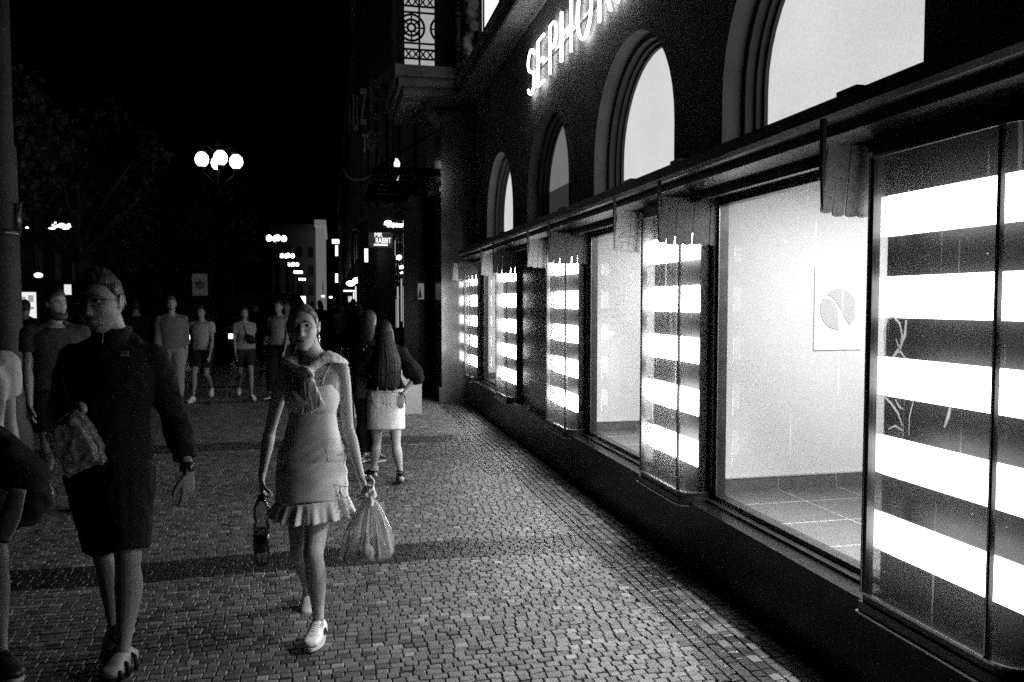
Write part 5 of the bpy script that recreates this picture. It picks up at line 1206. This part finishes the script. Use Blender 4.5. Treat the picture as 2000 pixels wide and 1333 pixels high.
for i, (px, py) in enumerate(((428, 314), (540, 466), (561, 500), (572, 517), (582, 532), (590, 546), (597, 557))):
    p_ = None
    Y = (4.0*1555/(590-py))/.975
    a = P(px, py, Y); LP.append((a.x, Y, a.z))
for (x, y, z), nm in zip(LP, ('nearest and largest', 'second', 'third', 'fourth', 'fifth', 'sixth', 'seventh and farthest')):
    street_lamp(x, y, z, '%s cluster street lamp of four glowing globes in the row down the street' % nm)

# tall pole at the left edge
pz = P(8, 600, 8.2); po = empty('tram_pole', (pz.x, 8.2, 0), 'tall thick metal pole at the left edge of the view', 'pole')
q = MB(); q.lathe([(.20, 0), (.20, .5), (.15, .62), (.135, 3.1), (.115, 3.15), (.11, 9.5)], (pz.x, 8.2, 0), 28); q.build('shaft', mat('painted pole', .025, .6, var=.3, vs=3, spec=.2), po, True)
q = MB(); q.lathe([(.15, 0), (.15, .06)], (pz.x, 8.2, 2.3), 24); q.box(pz.x+.10, pz.x+.17, 8.14, 8.2, 2.35, 2.6); q.build('collar', m_frame, po, True)

# left: advertising panel, counter, banners, vehicles, trees, long dark building, spire
r = glowbox('advertising_panel', 30, 571, 67, 622, 16, .9, 'bright advertising panel beside the tall pole with a person standing before it', 'advert')
q = MB()
for (x0, y0, x1, y1) in ((33, 580, 50, 612), (55, 577, 65, 590), (54, 594, 58, 615), (60, 600, 66, 604)):
    a = P(x0, y0, 15.98); b = P(x1, y1, 15.98); q.box(a.x, b.x, 15.98, 16.0, b.z, a.z)
q.build('printed_area', glow('printed ad', .35), r)
crowd('dark silhouetted person standing in front of the bright advertising panel', 1.72, 0, 0, R_(170), 'm', .05, 0, m_blk, m_blk, bot='trousers', sl=1.9, vox=.018, loc=V((P(48, 600, 14.3).x, 14.3, 0)))
a = PZ(88, 748); q = MB(); q.box(a.x, a.x+.9, a.y, a.y+1.2, 0, .86); q.box(a.x-.05, a.x+.95, a.y-.05, a.y+1.25, .86, .93)
tag(q.build('kiosk_counter', mat('pale counter', .32, .7, var=.1)), 'pale boxy counter with a flat top behind the bearded man', 'counter')
glowbox('lit_window_sign', 125, 556, 137, 576, 24, .8, 'small tilted bright window light above the head of the bearded man', 'window')
def banner(x0, y0, x1, y1, Y, label):
    a = P(x0, y0, Y); b = P(x1, y1, Y); r = empty('banner', (a.x, Y, b.z), label, 'banner'); q = MB(); q.box(a.x, b.x, Y, Y+.02, b.z, a.z); q.build('cloth', mat('banner cloth', .45, .8), r)
    q = MB(); c = (a+b)/2; R0 = (b.x-a.x)*.3; q.lathe([(R0*.6, 0), (R0, 0), (R0, .01), (R0*.6, .01)], (c.x, Y-.012, c.z), 24, (0, 1, 0)); q.build('printed_ring', m_faint, r)
    q = MB(); q.tube([(a.x-.05, Y+.01, a.z+.03), (b.x+.05, Y+.01, a.z+.03)], .03, 6); q.tube([(c.x, Y+.04, 0), (c.x, Y+.04, a.z+.1)], .04, 8); q.build('support', m_iron, r)
banner(375, 535, 406, 578, 20, 'pale hanging banner with a printed ring in the dark above the boy')
def car(x, y, ang, label, van=False):
    r = empty('parked_car' if not van else 'parked_van', (0, 0, 0), label, 'van' if van else 'car', None if van else 'cars parked in the dark across the square')
    prof = [(-2.1, .35), (-2.15, .7), (-1.5, .85), (-.8, 1.38), (.7, 1.42), (1.6, .95), (2.1, .85), (2.15, .35)] if not van else [(-2.4, .35), (-2.45, .9), (-2.0, 1.1), (-1.4, 2.05), (2.4, 2.1), (2.45, .35)]
    q = MB(); q.prism([(a, b) for a, b in prof][::-1], -.85, .85, 'X'); bo = q.build('body', mat('car paint', .05 if not van else .5, .25, coat=.5), r); md = bo.modifiers.new('b', 'BEVEL'); md.width = .08; md.segments = 3
    q = MB(); q.prism([(-1.35, .92), (-.78, 1.32), (.62, 1.36), (1.3, .97)][::-1] if not van else [(-1.85, 1.2), (-1.35, 1.95), (-.6, 1.95), (-.6, 1.2)][::-1], -.862, .862, 'X'); q.build('side_window', m_black, r)
    for yy in (-1.35, 1.3):
        for xx in (-.78, .78): q = MB(); q.lathe([(.10, -.1), (.33, -.1), (.33, .1), (.10, .1)], (xx, yy, .33), 20, (1, 0, 0)); q.build('wheel', m_black, r)
    for xx in (-.62, .62): q = MB(); q.sph((xx, -2.12, .66), (.16, .06, .08), 10); q.build('headlight', glow('headlight', 3), r, True)
    r.location = (x, y, 0); r.rotation_euler = (0, 0, ang); return r
a = P(368, 605, 27); car(a.x, 27, R_(25), 'dark parked car with small bright headlights, left one behind the boy')
a = P(412, 603, 31); car(a.x, 31, R_(-20), 'dark parked car with glinting headlights, right one behind the boy')
a = P(505, 596, 34); car(a.x, 34, R_(70), 'pale van parked across the square behind the woman with the crossbody bag', True)

m_leaf = mat('dark foliage', .035, .7, var=.5, vs=2, island=.4); m_bark = mat('bark', .05, .9, bump=.4, bs=10)
def tree(x, y, h, R0, label, seed):
    g = random.Random(seed); r = empty('street_tree', (x, y, 0), label, 'tree', 'trees along the left side of the street')
    q = MB(); q.tube([(x, y, 0), (x+.05, y, h*.2), (x-.05, y, h*.42), (x, y, h*.7)], [.22, .16, .13, .05], 10)
    for k in range(7):
        a = g.uniform(0, 6.28); z0 = h*g.uniform(.32, .5); q.tube([(x, y, z0), (x+R0*.4*math.cos(a), y+R0*.4*math.sin(a), z0+h*.15), (x+R0*.75*math.cos(a), y+R0*.75*math.sin(a), z0+h*.28)], [.09, .06, .02], 7)
    q.build('trunk', m_bark, r, True)
    cl = [(g.uniform(-1, 1), g.uniform(-1, 1), g.uniform(-1, 1)) for _ in range(60)]; cl = [V(c) for c in cl if V(c).length < 1][:26]; vs = []; fs = []
    for c in cl:
        cc = V((x, y, h*.66))+V((c.x*R0, c.y*R0, c.z*h*.32)); rr = g.uniform(.5, .95)*R0*.36
        for k in range(110):
            d = V((g.gauss(0, 1), g.gauss(0, 1), g.gauss(0, 1))).normalized()*rr*g.uniform(.55, 1.05); p = cc+d; a = V((g.gauss(0, 1), g.gauss(0, 1), g.gauss(0, .6))).normalized(); b2 = a.orthogonal().normalized(); sz = g.uniform(.06, .13); n = len(vs)
            vs += [p-a*sz, p+b2*sz*.6, p+a*sz, p-b2*sz*.6]; fs.append((n, n+1, n+2, n+3))
    q = MB(); q.add(vs, fs); q.build('crown', m_leaf, r, fix=False)
for i, (x, y, h, R0, lb) in enumerate(((-8.4, 19, 7.5, 2.6, 'first dark leafy tree behind the tall pole at left'), (-7.6, 27, 8, 2.8, 'dark leafy tree left of the nearest street lamp'), (-7.2, 36, 8, 2.9, 'dark leafy tree under the nearest street lamp'), (-6.9, 46, 8.5, 3, 'dark leafy tree left of the small lamp row'), (-6.8, 58, 8.5, 3, 'farthest dark leafy tree beside the lamp row'), (-13, 24, 8.5, 3.2, 'broad dark tree at far left above the advertising panel'))):
    tree(x, y, h, R0, lb, i+3)
fl = empty('fairy_lights', P(115, 440, 17.5), 'string of tiny bright lights hanging in the trees at upper left', 'lights')
for k in range(16):
    px, py = 97+k*2.6+rnd.uniform(-2, 2), 440+rnd.uniform(-7, 7)
    if k == 0: px, py = 53, 445
    p_ = P(px, py, 15.5); q = MB(); q.sph(p_, (rnd.uniform(.02, .05), .02, .02), 8); q.build('bulb', glow('tiny bulb', 2.5), fl, True)
q = MB(); q.tube([P(50, 446, 15.5), P(80, 455, 15.5), P(100, 446, 15.5), P(140, 438, 15.5)], .006, 5); q.build('cable', m_iron, fl)
# long building on the left
lb = empty('long_building', (-30, 60, 0), 'long dark palace front with stepped cornice along the left side of the street', 'building')
q = MB(); q.box(-40, -26, 22, 125, -.03, 17.5); q.build('wall', mat('far left facade', .22, .9, var=.3, vs=.8), lb)
q = MB(); q.box(-40, -25.5, 21.5, 125.5, 17.5, 18.3); q.box(-40, -25.8, 21.7, 125.3, 13.6, 14); q.build('cornice', m_dstone, lb)
for i in range(20):
    for j in range(3): w = MB(); w.box(-26, -25.9, 24+i*5, 25.8+i*5, 3.8+j*4.1, 6.4+j*4.1); w.build('window', m_black, lb)
sp = empty('gothic_tower', (-20, 118, 0), 'tall gothic tower with a steep spired roof standing dark against the sky', 'tower')
c = P(335, 400, 118); q = MB(); q.box(c.x-4.2, c.x+4.2, 118, 126, 0, c.z); q.build('shaft', m_faint, sp)
t_ = P(335, 222, 118); q = MB(); q.add([(c.x-4.4, 117.8, c.z), (c.x+4.4, 117.8, c.z), (c.x+4.4, 126.2, c.z), (c.x-4.4, 126.2, c.z), (c.x-.8, 121.4, t_.z), (c.x+.8, 121.4, t_.z), (c.x+.8, 122.6, t_.z), (c.x-.8, 122.6, t_.z)], [(0, 1, 5, 4), (1, 2, 6, 5), (2, 3, 7, 6), (3, 0, 4, 7), (4, 5, 6, 7), (0, 3, 2, 1)]); q.build('roof', m_faint, sp)
for sx in (-1, 1): q = MB(); q.lathe([(.9, 0), (.9, 4), (.05, 9)], (c.x+sx*4.2, 118, c.z-1), 8); q.build('corner_turret', m_faint, sp)

# distant walkers
for i, (px, d, H, sx, cl, lb2) in enumerate(((560, 16.5, 1.7, 'm', m_blk, 'dark silhouetted walker just left of the head of the woman in the dress'), (645, 22, 1.75, 'm', m_blk, 'dark silhouetted walker far down the pavement, left of the pair'),
        (668, 20, 1.68, 'f', m_teeg, 'small walker with pale skin lit from the far shop front'), (690, 21, 1.76, 'm', m_blk, 'dark walker in front of the far lit fascia'), (705, 18.5, 1.7, 'm', m_blk, 'dark walker nearest to the bow front wall'), (500, 21, 1.75, 'm', m_blk, 'dark walker in front of the parked pale van'), (625, 26, 1.74, 'f', m_blk, 'dark walker below the tiny far lamps'), (655, 30, 1.8, 'm', m_blk, 'tiny dark walker in the middle of the far crowd'), (610, 31, 1.7, 'm', m_blk, 'tiny dark walker at the left of the far crowd'), (265, 17, 1.72, 'm', m_blk, 'dark walker between the two front men and the man in pale linen'))):
    crowd(lb2, H, 0, 0, R_(rnd.uniform(-30, 30)+(180 if i % 2 else 0)), sx, .6, i % 2, cl, m_blk, bot='trousers' if sx == 'm' else 'skirt', sl=.6 if sx == 'f' else 1.8, vox=.026, hairy='long' if sx == 'f' else 'short', loc=V((P(px, 600, d).x, d, 0)), group='distant walkers')
# ------------------------------------------------------------------ light and render set-up
wd = bpy.data.worlds.new('World'); S.world = wd; wd.use_nodes = True; nt = wd.node_tree
sky = nt.nodes.new('ShaderNodeTexSky'); sky.sky_type = 'NISHITA'; sky.sun_disc = False; sky.sun_elevation = R_(-4); sky.sun_rotation = R_(200)
bw = nt.nodes.new('ShaderNodeRGBToBW'); nt.links.new(sky.outputs[0], bw.inputs[0]); nt.links.new(bw.outputs[0], nt.nodes['Background'].inputs[0])
nt.nodes['Background'].inputs[1].default_value = .0012
S.view_settings.view_transform = 'Standard'; S.view_settings.look = 'None'; S.view_settings.exposure = 0; S.view_settings.gamma = 1
S.cycles.use_denoising = False
S.cycles.max_bounces = 8; S.cycles.transparent_max_bounces = 16; S.cycles.sample_clamp_indirect = 1.5; S.cycles.caustics_reflective = False; S.cycles.caustics_refractive = False
S.cycles.pixel_filter_type = 'BLACKMAN_HARRIS'; S.cycles.filter_width = 1.6
S.cycles.use_adaptive_sampling = False
for m in bpy.data.materials:
    if m.name not in ('backlit white stripe', 'lit channel letter', 'near backlit stripe', 'lamp globe', 'ceiling light panel', 'lit translucent window blind', 'balcony window glow'): m.cycles.emission_sampling = 'NONE'
